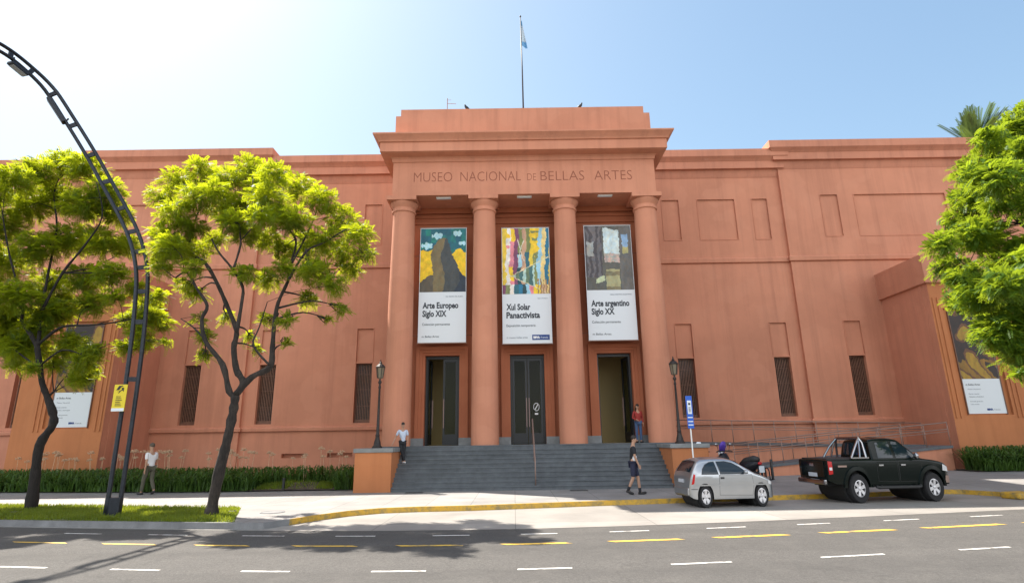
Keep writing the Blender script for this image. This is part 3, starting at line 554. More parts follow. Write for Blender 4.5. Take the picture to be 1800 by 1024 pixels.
def tree(name, label, data, leaf, bk, dens, L, pairs, lw, ll, seed, root_flare=1.35):
    global rnd
    rnd = random.Random(seed); lines, clumps = data
    base = Vector(lines[0][0][0]); o = empty(name, (base.x, base.y, 0), 0, label, 'tree')
    tb = MB(); bb = MB(); nodes = []
    for i, (pts, r0, r1) in enumerate(lines):
        P = smooth_path(pts, 4); n = len(P); rad = [(0.54 if i == 0 else 0.62)*(r0+(r1-r0)*(j/(n-1))) for j in range(n)]
        if i == 0:
            rad = [r*(1+(root_flare-1)*exp(-6*j/n)) for j, r in enumerate(rad)]
            P[0] = P[0]-Vector((0, 0, 0.15))
        rad = [r*(1+rnd.uniform(-0.16, 0.16)) for r in rad]
        (tb if i == 0 else bb).tube(P, rad, 10 if r0 > 0.1 else 7)
        if i: nodes += [(p, r) for p, r in zip(P, rad)][n//4:]
    vs = []; fs = []
    for cx, cy, cz, r in clumps:
        c = Vector((cx, cy, cz)); p0, r0 = min(nodes, key=lambda q: (q[0]-c).length+max(0, q[0].z-c.z)*0.8)
        mid = (p0+c)/2+Vector((rnd.uniform(-.2, .2), rnd.uniform(-.2, .2), rnd.uniform(0.0, .25)))
        path = smooth_path([p0, mid, c], 4); rr = min(r0*0.7, 0.035); bb.tube(path, [rr*(1-0.75*j/(len(path)-1)) for j in range(len(path))], 5)
        twigs = [c]
        for _ in range(5):
            e = c+rv()*r*0.45; bb.tube([path[-3], (path[-3]+e)/2+rv()*0.05, e], [rr*0.45, rr*0.35, rr*0.15], 4); twigs.append(e)
        nf = int(dens*(r/0.45)**2)
        for _ in range(nf):
            q = rv(); q = q/q.length*(r*rnd.random()**0.45); q.z *= 0.75
            p = c+q; d = (q*0.9/max(r, .1)+rv()*0.45+Vector((0, 0, -0.05)))
            frond(vs, fs, p-d.normalized()*L*0.4, d, L*rnd.uniform(0.6, 1.2), pairs, lw, ll*rnd.uniform(0.8, 1.2))
    tr = tb.build('trunk', bk, o, smooth='all'); bb.build('branches', bk, o, smooth='all')
    m = MB(); m.v = vs; m.f = fs; m.m = [0]*len(fs); m.build('crown', leaf, o, fix=False)
    return o
tree('jacaranda_tree', 'crooked dark trunked tree with feathery leaves, left of the tall curved lamp post', TREE_A, M['leaf_a'], M['bark_dark'], 215, 0.31, 9, 0.028, 0.088, 11)
tree('jacaranda_tree', 'forked grey barked tree with feathery yellow green crown, right of the curved lamp post', TREE_B, M['leaf_a'], M['bark'], 170, 0.29, 9, 0.027, 0.084, 12)
tree('broadleaf_tree', 'dense light green tree overhanging the museum\'s pier at the right edge', TREE_C, M['leaf_c'], M['bark_dark'], 165, 0.30, 7, 0.044, 0.10, 13)
# palm rising behind the roof
rnd = random.Random(5)
pm = empty('palm_tree', (36.2, 40.0, 0), 0, 'tall palm tree whose fronds rise behind the museum roof', 'palm tree')
t = MB(); t.tube([(36.2, 40, -0.2), (36.3, 40, 8), (36.1, 40, 16), (36.2, 40, 23.2)], [0.5, 0.38, 0.36, 0.42], 12); t.build('trunk', M['bark'], pm, smooth='all')
vs = []; fs = []
for k in range(60):
    a = 2*pi*k/60+rnd.uniform(-.1, .1); up = rnd.uniform(-0.35, 1.4); L = rnd.uniform(2.6, 3.6)
    d0 = Vector((cos(a)*cos(up), sin(a)*cos(up), sin(up)))
    P = [Vector((36.2, 40, 23.2))+d0*(L*s/8)+Vector((0, 0, -0.075*L*(s/8)**2*(2.2-up))) for s in range(9)]
    for i in range(8):
        dd = (P[i+1]-P[i]).normalized(); sd = dd.cross(Vector((0, 0, 1))).normalized()
        for sub in range(5):
            c = P[i].lerp(P[i+1], sub/5); tt = (i+sub/5)/8
            for sg in (-1, 1):
                e = (sd*sg*0.8+dd*0.9+Vector((0, 0, -0.28))).normalized()*(0.55*(1-0.6*abs(tt-0.35))); b = len(vs); w = dd*0.04
                vs += [c-w, c+e*0.5-w, c+e, c+e*0.5+w]; fs.append((b, b+1, b+2, b+3))
        b = len(vs); w = sd*0.03; vs += [P[i]-w, P[i]+w, P[i+1]+w*0.8, P[i+1]-w*0.8]; fs.append((b, b+1, b+2, b+3))
m = MB(); m.v = vs; m.f = fs; m.m = [0]*len(fs); m.build('crown', M['leaf_palm'], pm, fix=False)

def gz(x, y):
    """the pavement rises gently towards the building on the right"""
    if x < 6: return 0.0
    return PAVE_RISE*min(1, (x-6)/10)*max(0, min(1, (y-kerb_y(x)-0.3)/5.0))
# garden beds
def bed(name, x0, x1, y0, y1, m, z=0.03, n=24, k=4):
    mb = MB()
    for i in range(n):
        a = x0+(x1-x0)*i/n; b = x0+(x1-x0)*(i+1)/n
        for j in range(k):
            ya = [y0(q)+(y1-y0(q))*j/k for q in (a, b)]; yb = [y0(q)+(y1-y0(q))*(j+1)/k for q in (a, b)]
            mb.quad(*[(q, y, gz(q, y)+z) for q, y in ((a, ya[0]), (b, ya[1]), (b, yb[1]), (a, yb[0]))])
    return tag(mb.build(name, m), kind='structure')
LBY = lambda x: 21.75+max(0, -(x+12))*0.16
RBY = lambda x: 23.1
bed('garden_bed', -40, PX0-0.17, LBY, 28.1, M['soil']); bed('garden_bed', 18.0, 36, RBY, 24.9, M['soil'])
def straps(n, x0, x1, yf, depth, hmin, hmax, gap=None, w=0.022):
    vs = []; fs = []
    for _ in range(n):
        x = rnd.uniform(x0, x1); dy = rnd.random()**1.3*depth; y = yf(x)+dy
        if gap and gap(x, y): continue
        z = gz(x, y)+0.03; H = rnd.uniform(hmin, hmax)*(0.75+0.25*min(1, dy/0.5))
        a = rnd.uniform(0, 2*pi); lean = rnd.uniform(0.15, 1.1)*H; d = Vector((cos(a), sin(a), 0)); s = Vector((-sin(a), cos(a), 0))*w*rnd.uniform(.7, 1.3)
        p0 = Vector((x, y, z)); p1 = p0+d*lean*0.3+Vector((0, 0, H*0.6)); p2 = p0+d*lean*0.75+Vector((0, 0, H)); p3 = p0+d*lean*1.35+Vector((0, 0, H*rnd.uniform(.6, 1.0)))
        b = len(vs); vs += [p0-s, p0+s, p1-s, p1+s, p2-s*.8, p2+s*.8, p3]
        fs += [(b, b+1, b+3, b+2), (b+2, b+3, b+5, b+4), (b+4, b+5, b+6)]
    m = MB(); m.v = vs; m.f = fs; m.m = [0]*len(fs); return m
rnd = random.Random(21)
gap = lambda x, y: -9.6 < x < -6.6 and y < 22.75 - 0.2*sin((x+9.6)*2)
tag(straps(8500, -24, -5.95, LBY, 2.4, 0.32, 0.80, gap).build('agapanthus_bed', M['strap'], fix=False), 'dark green strap leaved bed along the foot of the left wing', 'ground cover', kind='stuff')
tag(straps(5200, 18.2, 30, RBY, 1.15, 0.5, 0.95).build('agapanthus_bed', M['strap'], fix=False), 'dark green strap leaved bed in front of the right end pier', 'ground cover', kind='stuff')
# little mound with grass and a stump of a post in the gap of the bed
def blades(n, pick, h, w=0.012):
    vs = []; fs = []
    for _ in range(n):
        x, y, z = pick(); a = rnd.uniform(0, 2*pi); s = Vector((cos(a), sin(a), 0))*w; H = h*rnd.uniform(.5, 1.3)
        t = Vector((rnd.uniform(-.5, .5)*H, rnd.uniform(-.5, .5)*H, H)); p = Vector((x, y, z)); b = len(vs); vs += [p-s, p+s, p+t]; fs.append((b, b+1, b+2))
    m = MB(); m.v = vs; m.f = fs; m.m = [0]*len(fs); return m
mb = MB(); nx, ny = 24, 8
def mz(x, y): return 0.04+0.22*max(0, sin(pi*min(1, max(0, (x+9.8)/3.3))))**0.6*min(1, max(0, (y-21.75)/0.7))
for i in range(nx):
    for j in range(ny):
        q = [(-9.8+3.3*(i+a)/nx, 21.76+1.1*(j+b)/ny) for a, b in ((0, 0), (1, 0), (1, 1), (0, 1))]; mb.quad(*[(x, y, mz(x, y)) for x, y in q])
tag(mb.build('earth_mound', M['soil'], smooth='all'), kind='structure')
def pick():
    while True:
        x = rnd.uniform(-9.5, -6.7); y = rnd.uniform(21.85, 22.8)
        if not (-8.3 < x < -7.3 and rnd.random() < 0.85): return x, y, mz(x, y)
tag(blades(2600, pick, 0.10).build('mound_grass', M['grass'], fix=False), 'patchy short grass on the small mound before the left bed', 'grass', kind='stuff')
pb = MB(); pb.box(-8.48, -8.40, 21.80, 21.88, 0.0, 0.42); pb.box(-8.49, -8.39, 21.79, 21.89, 0.42, 0.45)
tag(pb.build('garden_post', M['black'], bevel=0.004), 'short dark post at the edge of the grassy mound', 'post')
# dried flower heads on stalks
fh = empty('dried_flower', (0, 0, 0)); q = MB(); q.tube([(0, 0, 0), (0.01, 0, 0.5), (0.0, 0.01, 1.0)], 0.006, 5); q.build('stalk', M['dryhead'], fh, local=True)
q = MB(); rnd = random.Random(4)
for _ in range(34):
    d = rv().normalized(); d.z = abs(d.z)*0.9-0.1; q.bar((0, 0, 1.0), d*0.085+Vector((0, 0, 1.0)), 0.006, 0.006); c = d*0.09+Vector((0, 0, 1.0)); q.ball(c, 0.011, 5, 3)
q.build('flower_head', M['dryhead'], fh, local=True)
spots = []
while len(spots) < 64:
    x = rnd.uniform(-20.5, -6.3); y = LBY(x)+rnd.uniform(0.9, 2.2)
    if rnd.random() < (0.35 if x > -10 else 1): spots.append((x, y))
for i, (x, y) in enumerate(spots):
    if i == 0: o = fh; chs = []
    else:
        o = fh.copy(); COL.objects.link(o)
        for ch in list(fh.children): c = ch.copy(); COL.objects.link(c); c.parent = o
    o.location = (x, y, 0.03); o.rotation_euler = (rnd.uniform(-.12, .12), rnd.uniform(-.12, .12), rnd.uniform(0, 6)); s = rnd.uniform(1.05, 1.42); o.scale = (s, s, s)
    tag(o, 'dried flower head on a thin stalk above the left strap leaved bed', 'flower', 'dried flowers above the left bed')
# grass verge
GB = lambda x: 16.3+max(0, -(x+7.3))*0.22
mb = MB()
def gy(x): return kerb_y(x)+0.16
xs_ = [-24+0.5*i for i in range(34)]+[-7.0, -6.6, -6.2]
gtop = lambda x: GB(x) if x < -7.4 else gy(x)+(GB(-7.4)-gy(-7.4))*max(0.02, (-6.2-x)/1.2)
for a, b in zip(xs_, xs_[1:]):
    mb.quad((a, gy(a), 0.006), (b, gy(b), 0.006), (b, gtop(b), 0.006), (a, gtop(a), 0.006))
tag(mb.build('grass_verge_soil', M['turf']), kind='structure')
rnd = random.Random(31)
def pick():
    while True:
        x = rnd.uniform(-20, -6.25); y = rnd.uniform(12.8, 19)
        k_ = sin(x*2.1+1.3*sin(y*1.7))*sin(y*2.6+x*0.9)+0.5*sin(x*5.3+y*4.1)
        if gy(x)+0.02 < y < gtop(x)-0.03 and k_ < 0.75+rnd.random()*0.6: return x, y, 0.0
tag(blades(30000, pick, 0.085, 0.013).build('verge_grass', M['grass'], fix=False), 'short sunlit grass on the verge under the street trees', 'grass', kind='stuff')

# ------------------------------------------------------------------ street furniture
M['lamp'] = plain('street lamp steel', (0.022, 0.026, 0.034), 0.45, 0.4, var=0.3, scale=12)
M['lens'] = plain('lamp lens', (0.30, 0.31, 0.32), 0.25)
LX = -10.04
sl_ = empty('street_lamp', (LX, 15.07, 0), 0, 'tall dark lamp post of two curved rails arching over the road', 'street lamp')
ctr = smooth_path([(-10.04, 15.07, -0.05), (-10.06, 15.10, 2.13), (-10.14, 15.18, 4.1), (-10.26, 15.26, 5.4), (-10.42, 15.34, 6.36), (-10.85, 15.60, 7.25), (-11.40, 15.78, 8.13), (-12.05, 15.72, 9.16), (-12.67, 15.56, 10.19), (-13.31, 15.25, 11.25), (-13.80, 14.92, 12.05), (-14.10, 14.4, 12.42), (-14.20, 13.8, 12.50), (-14.25, 13.1, 12.40)], 5)
ra, rb = [], []
hh = Vector((-0.93, -0.36, 0))
for i, p in enumerate(ctr):
    t = (ctr[min(i+1, len(ctr)-1)]-ctr[max(i-1, 0)]).normalized(); f = i/len(ctr); wd = 0.135 if f < .45 else 0.135-0.06*(f-.45)
    up_ = Vector((0, 0, 1)); nrm = (hh-t*hh.dot(t)) if abs(t.z) > 0.75 else -(up_-t*t.z) if f < .6 else -(up_-t*t.z)
    nrm.normalize(); ra.append(p+nrm*wd); rb.append(p-nrm*wd)
for rail in (ra, rb):
    m = MB(); m.tube(rail, 0.054, 8); m.build('rail', M['lamp'], sl_, smooth='all')
for i in [8, 13, 17, 21, 24, 28, 32, 36, 40, 44, 49, 54, 59]:
    if i < len(ctr): m = MB(); m.bar(ra[i], rb[i], 0.05, 0.12); m.build('cross_tie', M['lamp'], sl_)
m = MB(); m.box(LX-0.19, LX+0.19, 15.0, 15.14, -0.02, 0.42); m.build('base', M['lamp'], sl_, bevel=0.01)
for k, (a, b) in enumerate(((45, 49), (54, 58))):
    h = MB(); p, q2 = (ra[a]+rb[a])/2, (ra[b]+rb[b])/2; dn = Vector((-0.06, -0.06, -0.19))
    h.bar(p+dn, q2+dn, 0.24, 0.10, up=(0, 0.0, 1)); h.bar(p+dn*0.6, p, 0.05, 0.05); h.bar(q2+dn*0.6, q2, 0.05, 0.05); ho = h.build('lamp_head', M['lamp'], sl_, bevel=0.03)
    h = MB(); d = (q2-p)*0.1; dn2 = dn+Vector((0, 0, -0.062)); h.bar(p+dn2+d, q2+dn2-d, 0.19, 0.012, up=(0, 0.0, 1)); h.build('lens', M['lens'], ho)
# yellow notice on the lamp post
M['notice'] = plain('yellow notice', (0.72, 0.56, 0.02), 0.5); M['ink'] = plain('black ink', (0.02, 0.02, 0.022), 0.6); M['sheet'] = plain('white print', (0.70, 0.75, 0.80), 0.5)
ny_ = empty('notice_sign', (-10.13, 14.80, 2.52), 0, 'small yellow notice with black arrow symbol strapped to the curved lamp post', 'sign')
m = MB(); m.box(-10.30, -9.97, 14.80, 14.815, 2.52, 3.20); m.build('board', M['notice'], ny_)
m = MB(); m.box(-10.295, -9.975, 14.792, 14.799, 2.525, 2.60); m.build('footer', M['sheet'], ny_)
m = MB(); m.prism([(-10.22, 3.02), (-10.15, 3.02), (-10.18, 2.97), (-10.09, 3.06), (-10.05, 3.02), (-10.05, 3.12), (-10.12, 3.12), (-10.09, 3.08), (-10.16, 3.03)], 14.792, 14.799)
m.prism([(-10.24, 3.06), (-10.17, 3.06), (-10.12, 3.15), (-10.07, 3.15), (-10.09, 3.17), (-10.18, 3.17)], 14.792, 14.799); m.build('symbol', M['ink'], ny_)
m = MB()
for i in range(6): m.box(-10.22, -10.06-0.02*(i % 3), 14.792, 14.799, 2.66+0.045*i, 2.675+0.045*i)
m.build('printed_lines', M['ink'], ny_)
# classic lanterns on the stair pedestals
M['lantern_glass'] = plain('lantern glass', (0.20, 0.17, 0.12), 0.15)
def classic_lamp(x, y, label):
    o = empty('pedestal_lamp', (x, y, 1.46), 0, label, 'lamp', 'classic lamps on the stair pedestals')
    m = MB(); m.lathe([(0.19, 0), (0.19, 0.05), (0.14, 0.09), (0.12, 0.2), (0.085, 0.32), (0.07, 0.42), (0.085, 0.45), (0.06, 0.5), (0.045, 1.4), (0.038, 2.15), (0.055, 2.18), (0.045, 2.23), (0.03, 2.3), (0.06, 2.36), (0.07, 2.40), (0.035, 2.46), (0.03, 2.52)], (0, 0, 0), 14)
    m.build('post', M['iron'], o, smooth=50, local=True)
    m = MB(); m.lathe([(0.07, 2.52), (0.105, 2.56), (0.155, 2.92), (0.16, 2.94)], (0, 0, 0), 6); m.build('lantern', M['lantern_glass'], o, local=True)
    m = MB()
    for k in range(6):
        a = 2*pi*k/6; m.bar((0.107*cos(a), 0.107*sin(a), 2.54), (0.16*cos(a), 0.16*sin(a), 2.94), 0.02, 0.02)
    m.lathe([(0.175, 2.93), (0.18, 2.96), (0.12, 3.04), (0.05, 3.08), (0.06, 3.11), (0.03, 3.15), (0.012, 3.24)], (0, 0, 0), 12); m.build('lantern_cap', M['iron'], o, local=True); return o
classic_lamp(CX-5.62, 21.55, 'old iron lantern on the left stair pedestal, beside the leaning man')
classic_lamp(CX+5.55, 21.85, 'old iron lantern on the right stair pedestal, behind the blue sign')
# parking sign
M['sign_blue'] = plain('sign blue', (0.01, 0.10, 0.50), 0.45)
ps = empty('parking_sign', (5.35, 17.75, 0), 0, 'narrow blue and white sign on a thin white pole beside the silver car', 'sign')
m = MB(); m.lathe([(0.022, 0), (0.022, 2.9)], (5.35, 17.75, 0), 10); m.build('pole', M['white'], ps, smooth=40)
m = MB(); m.box(5.265, 5.455, 17.715, 17.728, 1.93, 2.90); m.build('plate', M['sign_blue'], ps, bevel=0.004)
m = MB(); m.box(5.30, 5.42, 17.706, 17.714, 2.36, 2.76); m.build('panel', M['sheet'], ps)
m = MB(); m.lathe([(0.035, 0), (0.035, 0.004)], (5.36, 17.700, 2.66), 14, 'Y')
for z in (2.42, 2.46, 2.50, 2.54): m.box(5.33, 5.39, 17.700, 17.705, z, z+0.018)
m.build('symbol', M['ink'], ps)
m = MB()
for z in (2.24, 2.12, 2.02): m.box(5.285, 5.435, 17.706, 17.714, z, z+0.03)
m.build('white_bands', M['sheet'], ps)
# stair handrail
hr = empty('stair_handrail', (0.72, 20.9, 0.15), 0, 'thin grey metal handrail in the middle of the broad steps', 'handrail')
m = MB(); m.tube([(0.72, 20.72, 0.14), (0.72, 20.72, 1.02), (0.72, 20.85, 1.08), (0.72, 22.7, 2.45), (0.72, 23.0, 2.48), (0.72, 23.0, 1.5)], 0.022, 8); m.build('rail', M['steel'], hr, smooth='all')
m = MB(); m.tube([(0.72, 21.75, 0.88), (0.72, 21.75, 1.72)], 0.018, 8); m.build('post', M['steel'], hr, smooth='all')
# ramp with railings
rp = empty('access_ramp', (12.5, 26, 0), 0, 'zigzag access ramp with metal railings along the right wing', 'ramp')
M['rampwall'] = M['salmon']
def slope(name, mat, x0, x1, y0, y1, z0, z1, th):
    m = MB(); m.add([(x0, y0, z0-th), (x1, y0, z1-th), (x1, y1, z1-th), (x0, y1, z0-th), (x0, y0, z0), (x1, y0, z1), (x1, y1, z1), (x0, y1, z0)],
          [(0,3,2,1),(4,5,6,7),(0,1,5,4),(1,2,6,5),(2,3,7,6),(3,0,4,7)]); return m.build(name, mat, rp)
slope('deck', M['step'], CX+6.2, 18.15, 26.0, 27.7, 1.52, 1.22, 0.13); slope('deck', M['step'], 9.0, 18.15, 24.45, 25.95, 0.42, 1.2, 0.10)
slope('ramp_wall', M['rampwall'], CX+6.2, 18.1, 26.06, 26.2, 1.388, 1.09, 1.6); slope('ramp_wall', M['rampwall'], 9.0, 18.1, 24.5, 24.62, 0.318, 1.098, 1.4)
def railing(x0, x1, y, z0, z1, n):
    f = lambda t, dz: (x0+(x1-x0)*t, y, z0+(z1-z0)*t+dz)
    m = MB()
    for dz, r in ((0.93, 0.024), (0.66, 0.018), (0.56, 0.014)): m.tube([f(0, dz), f(1, dz)], r, 6)
    m.build('handrail', M['steel'], rp, smooth='all')
    for i in range(n+1):
        m = MB(); m.tube([f(i/n, 0), f(i/n, 0.93)], 0.017, 6); m.build('rail_post', M['steel'], rp, smooth='all')
railing(CX+6.3, 18.1, 26.04, 1.52, 1.22, 12); railing(9.1, 18.1, 24.5, 0.42, 1.2, 9); railing(9.3, 17.0, 25.9, 0.45, 1.15, 8)
# roof things
fp = empty('flagpole', (0.70, 25.5, 16.1), 0, 'tall thin flagpole with drooping pale blue flag on the portico roof', 'flagpole')
m = MB(); m.tube([(0.72, 25.5, 16.1), (0.70, 25.5, 20), (0.66, 25.5, 23.35)], [0.045, 0.035, 0.02], 8); m.ball((0.66, 25.5, 23.38), 0.05); m.build('pole', M['iron'], fp, smooth='all')
tf = NT('flag cloth'); tf.p(Roughness=0.8)
sx_ = tf.n('ShaderNodeSeparateXYZ'); tf.l(tf.coord(), sx_.inputs[0]); tf.col(tf.ramp(tf.noise(1.8, 1), [(0.45, (0.12, 0.32, 0.55)), (0.55, (0.45, 0.55, 0.62))]))
m = MB()
for i in range(10):
    for j in range(4):
        q_ = []
        for a, b in ((i, j), (i+1, j), (i+1, j+1), (i, j+1)):
            t = a/10; w = (0.06+0.26*t)*b/4; q_.append((0.68+w, 25.5+0.08*sin(b*1.9+t*3)*(b/4), 23.1-1.5*t-0.25*t*b/4))
        m.quad(*q_)
m.build('flag', tf.m, fp, smooth='all', fix=False)
an = MB(); an.tube([(-3.2, 26, 16.1), (-3.2, 26, 18.85)], 0.022, 6); an.tube([(-3.2, 26, 18.55), (-2.75, 26, 18.52)], 0.014, 5); an.tube([(-3.2, 26, 18.75), (-3.0, 26, 18.75)], 0.010, 5)
tag(an.build('roof_antenna', M['steel']), 'thin aerial on the portico roof, left of the flagpole', 'antenna')
def bird(x, label, face):
    o = empty('pigeon', (x, 22.95, 16.163), 0, label, 'bird', 'pigeons on the attic edge')
    m = MB(); m.tube([(0.11*-face, 0, 0.06), (0.05*-face, 0, 0.10), (0, 0, 0.13), (0.05*face, 0, 0.19), (0.06*face, 0, 0.235), (0.075*face, 0, 0.255), (0.105*face, 0, 0.245)], [0.012, 0.04, 0.058, 0.045, 0.028, 0.03, 0.006], 8)
    for s in (-1, 1): m.tube([(0, 0.02*s, 0.09), (0.01*face, 0.02*s, 0.0), (0.03*face, 0.02*s, 0.004)], 0.007, 5)
    m.build('body', M['black'], o, smooth='all', local=True); o.scale = (1.25, 1.25, 1.25)
bird(-1.93, 'pigeon on the roof edge left of the flagpole', -1); bird(3.22, 'pigeon on the roof edge right of the flagpole', 1)
for k, d in enumerate((CX-3.52, CX, CX+3.52)):
    o = empty('soffit_light', (d, 23.0, 11.95), 0, ('flat white lamp under the soffit above the left doorway', 'flat white lamp under the soffit above the middle doorway', 'flat white lamp under the soffit above the right doorway')[k], 'lamp', 'soffit lamps')
    m = MB(); m.box(-0.32, 0.32, -0.09, 0.09, -0.05, 0.0); m.build('housing', M['white'], o, local=True, bevel=0.01)
    m = MB(); m.box(-0.27, 0.27, -0.06, 0.06, -0.062, -0.051); m.build('diffuser', M['sheet'], o, local=True)
# drain gratings and covers
M['grate'] = plain('iron grate', (0.06, 0.06, 0.06), 0.6, 0.4, var=0.3, scale=10)
for x, y, l in ((-3.4, 20.25, 'dark drain grate at the foot of the steps, left of the handrail'), (2.15, 20.2, 'dark drain grate at the foot of the steps, right of the handrail')):
    m = MB(); m.box(x-0.3, x+0.3, y-0.13, y+0.13, 0.001, 0.012)
    for i in range(9): m.box(x-0.27+0.064*i, x-0.24+0.064*i, y-0.10, y+0.10, 0.012, 0.02)
    tag(m.build('drain_grate', M['grate']), l, 'drain', 'drain grates before the steps')
m = MB(); m.lathe([(0.30, 0), (0.30, 0.012), (0.26, 0.014), (0.26, 0.01), (0, 0.01)], (-6.1, 15.2, 0.0), 20); tag(m.build('manhole_cover', M['kerb']), 'pale round cover in the sunlit paving near the grass verge', 'cover')
m = MB(); m.lathe([(0.10, 0), (0.10, 0.05), (0.07, 0.06), (0.07, 0.02), (0.0, 0.02)], (-7.1, 15.2, 0.0), 14); tag(m.build('valve_box', M['grate']), 'small round iron valve box in the grass verge', 'valve box')
m = MB(); m.box(0, 0.7, -0.35, 0.2, -0.12, 0.06); o = m.build('kerb_end_block', M['kerb_yellow'], bevel=0.05); o.location = (13.75, 16.9, 0); o.rotation_euler = (0, 0, 0.2); tag(o, 'yellow painted kerb end block past the dark pickup', 'kerb block')
bl = MB(); bl.lathe([(0.05, 0), (0.05, 0.72), (0.035, 0.75), (0.0, 0.755)], (9.75, 22.6, gz(9.75, 22.6)), 12); tag(bl.build('bollard', M['black'], smooth=40), 'thin black bollard on the pavement before the ramp', 'bollard')
br = empty('bike_rack', (8.7, 22.5, gz(8.7, 22.5)), 0, 'low dark metal bicycle rack on the pavement below the ramp', 'bike rack')
m = MB(); m.tube([(-0.95, 0, 0.04), (0.95, 0, 0.04)], 0.03, 6); m.tube([(-0.95, 0.45, 0.04), (0.95, 0.45, 0.04)], 0.03, 6); m.build('base_rail', M['black'], br, local=True)
for i in range(15):
    x = -0.9+1.8*i/14; m = MB(); m.tube([(x, 0, 0.04), (x, 0.02, 0.36), (x, 0.12, 0.45), (x, 0.3, 0.45), (x, 0.43, 0.34), (x, 0.45, 0.04)], 0.024, 6); m.build('hoop', M['black'], br, local=True)

# ------------------------------------------------------------------ banners and posters
def art_material():
    t = NT('printed picture'); t.p(Roughness=0.55)
    a = t.n('ShaderNodeVertexColor', _layer_name='print'); t.l(a.outputs[0], t.b.inputs['Base Color']); return t.m
M['art'] = art_material()
def s2l(c): return tuple(((x/255+0.055)/1.055)**2.4 if x > 10 else x/255/12.92 for x in c)
def picture(name, x0, x1, z0, z1, y, fn, parent, nx=100, nz=140, sag=None):
    vs = []; fs = []; cols = []
    for i in range(nx+1):
        for j in range(nz+1): vs.append((x0+(x1-x0)*i/nx, y, z0+(z1-z0)*j/nz))
    for i in range(nx):
        for j in range(nz):
            a = i*(nz+1)+j; fs.append((a, a+nz+1, a+nz+2, a+1)); cols.append(brush(s2l(fn((i+.5)/nx+0.008*(vn(i*.21, j*.21)-.5)*4, (j+.5)/nz+0.006*(vn(i*.17+9, j*.23)-.5)*4)), i, j))
    m = MB(); m.v = vs; m.f = fs; m.m = [0]*len(fs); o = m.build(name, M['art'], parent, fix=False)
    at = o.data.color_attributes.new('print', 'FLOAT_COLOR', 'CORNER')
    for p_, c in zip(o.data.polygons, cols):
        for li in p_.loop_indices: at.data[li].color = (*c, 1)
    return o
def hsh(*a): return (sin(sum(v*k for v, k in zip(a, (12.9898, 78.233, 37.719))))*43758.5453) % 1
def vn(x, y):
    i, j = math.floor(x), math.floor(y); f, h = x-i, y-j; f = f*f*(3-2*f); h = h*h*(3-2*h)
    return (hsh(i, j)*(1-f)+hsh(i+1, j)*f)*(1-h)+(hsh(i, j+1)*(1-f)+hsh(i+1, j+1)*f)*h
def brush(c, i, j):
    k = 0.72+0.40*vn(i*.16, j*.10)+0.20*vn(i*.5+7, j*.33); d = 0.9+0.2*vn(i*.3+31, j*.2)
    return (min(1, c[0]*k*d), min(1, c[1]*k), min(1, c[2]*k*(2-d)))
def art1(u, v):                              # dark hill and blot on yellow under a teal sky: a plain stand-in
    w = 0.05*sin(u*9)+0.03*sin(u*23+1)
    if ((u-0.52-0.06*sin(v*7))/(0.22+0.10*(1-v)))**2+((v-0.36)/0.50)**2 < 1: return (62, 66, 66) if u > 0.50+0.05*sin(v*9) else (112, 98, 66)
    if v < 0.24+w and u > 0.58: return (36, 48, 62)
    if v < 0.16+0.1*sin(u*6) and u < 0.3: return (84, 76, 62)
    if v < 0.62+w*0.8: return (226, 186, 18)
    for cx, cy, r in ((0.14, 0.72, 0.11), (0.36, 0.88, 0.11), (0.80, 0.92, 0.10), (0.92, 0.76, 0.07)):
        if ((u-cx)/r)**2+((v-cy)/(r*0.45))**2 < 1+0.5*sin(u*60): return (165, 205, 212)
    return (18, 84+int(30*hsh(int(u*9), int(v*9))), 104)
PAL2 = [(220, 190, 60), (222, 218, 210), (214, 130, 140), (122, 66, 96), (30, 66, 72), (190, 150, 120), (40, 96, 110), (226, 190, 40), (120, 130, 80), (150, 196, 214), (226, 200, 130), (30, 110, 140)]
def art2(u, v):                              # upright coloured bands and a few triangles
    k = int((u+0.02*sin(v*5)+0.012*sin(v*17+u*9))*12) % 12; c = PAL2[k]
    for a, b, r, q in ((0.13, 0.88, 0.05, 7), (0.12, 0.72, 0.035, 2), (0.72, 0.68, 0.07, 7), (0.06, 0.30, 0.04, 0), (0.86, 0.24, 0.05, 10)):
        if ((u-a)/r)**2+((v-b)/(r*.8))**2 < 1: return PAL2[q]
    if v > 0.55 and abs(u-0.70) < (v-0.55)*0.22: return PAL2[7 if int(v*26) % 3 else 8]
    if 0.32 < u < 0.46 and abs((v-0.66)-(u-0.39)*2.4) < 0.02 or 0.32 < u < 0.46 and abs((v-0.66)+(u-0.39)*2.4) < 0.02: return (210, 206, 186)
    if v < 0.22 and u > 0.74 and int(u*34) % 2: return (150, 120, 80)
    if abs(v-0.28-(u-0.2)*0.35) < 0.005 or abs(v-0.26+(u-0.2)*0.33) < 0.005: return (216, 208, 170)
    if 0.2 < u < 0.68 and abs(v-0.27) < (u-0.2)*0.34: return [(170, 200, 190), (96, 116, 88), (60, 100, 100)][int(u*14) % 3]
    if v < 0.14: return PAL2[(k*5+3) % 12]
    if k in (2, 7, 4) and int(v*5+k) % 3 == 0: return PAL2[(k+5) % 12]
    if v > 0.62 and k in (4, 6): return (120, 128, 70)
    return c
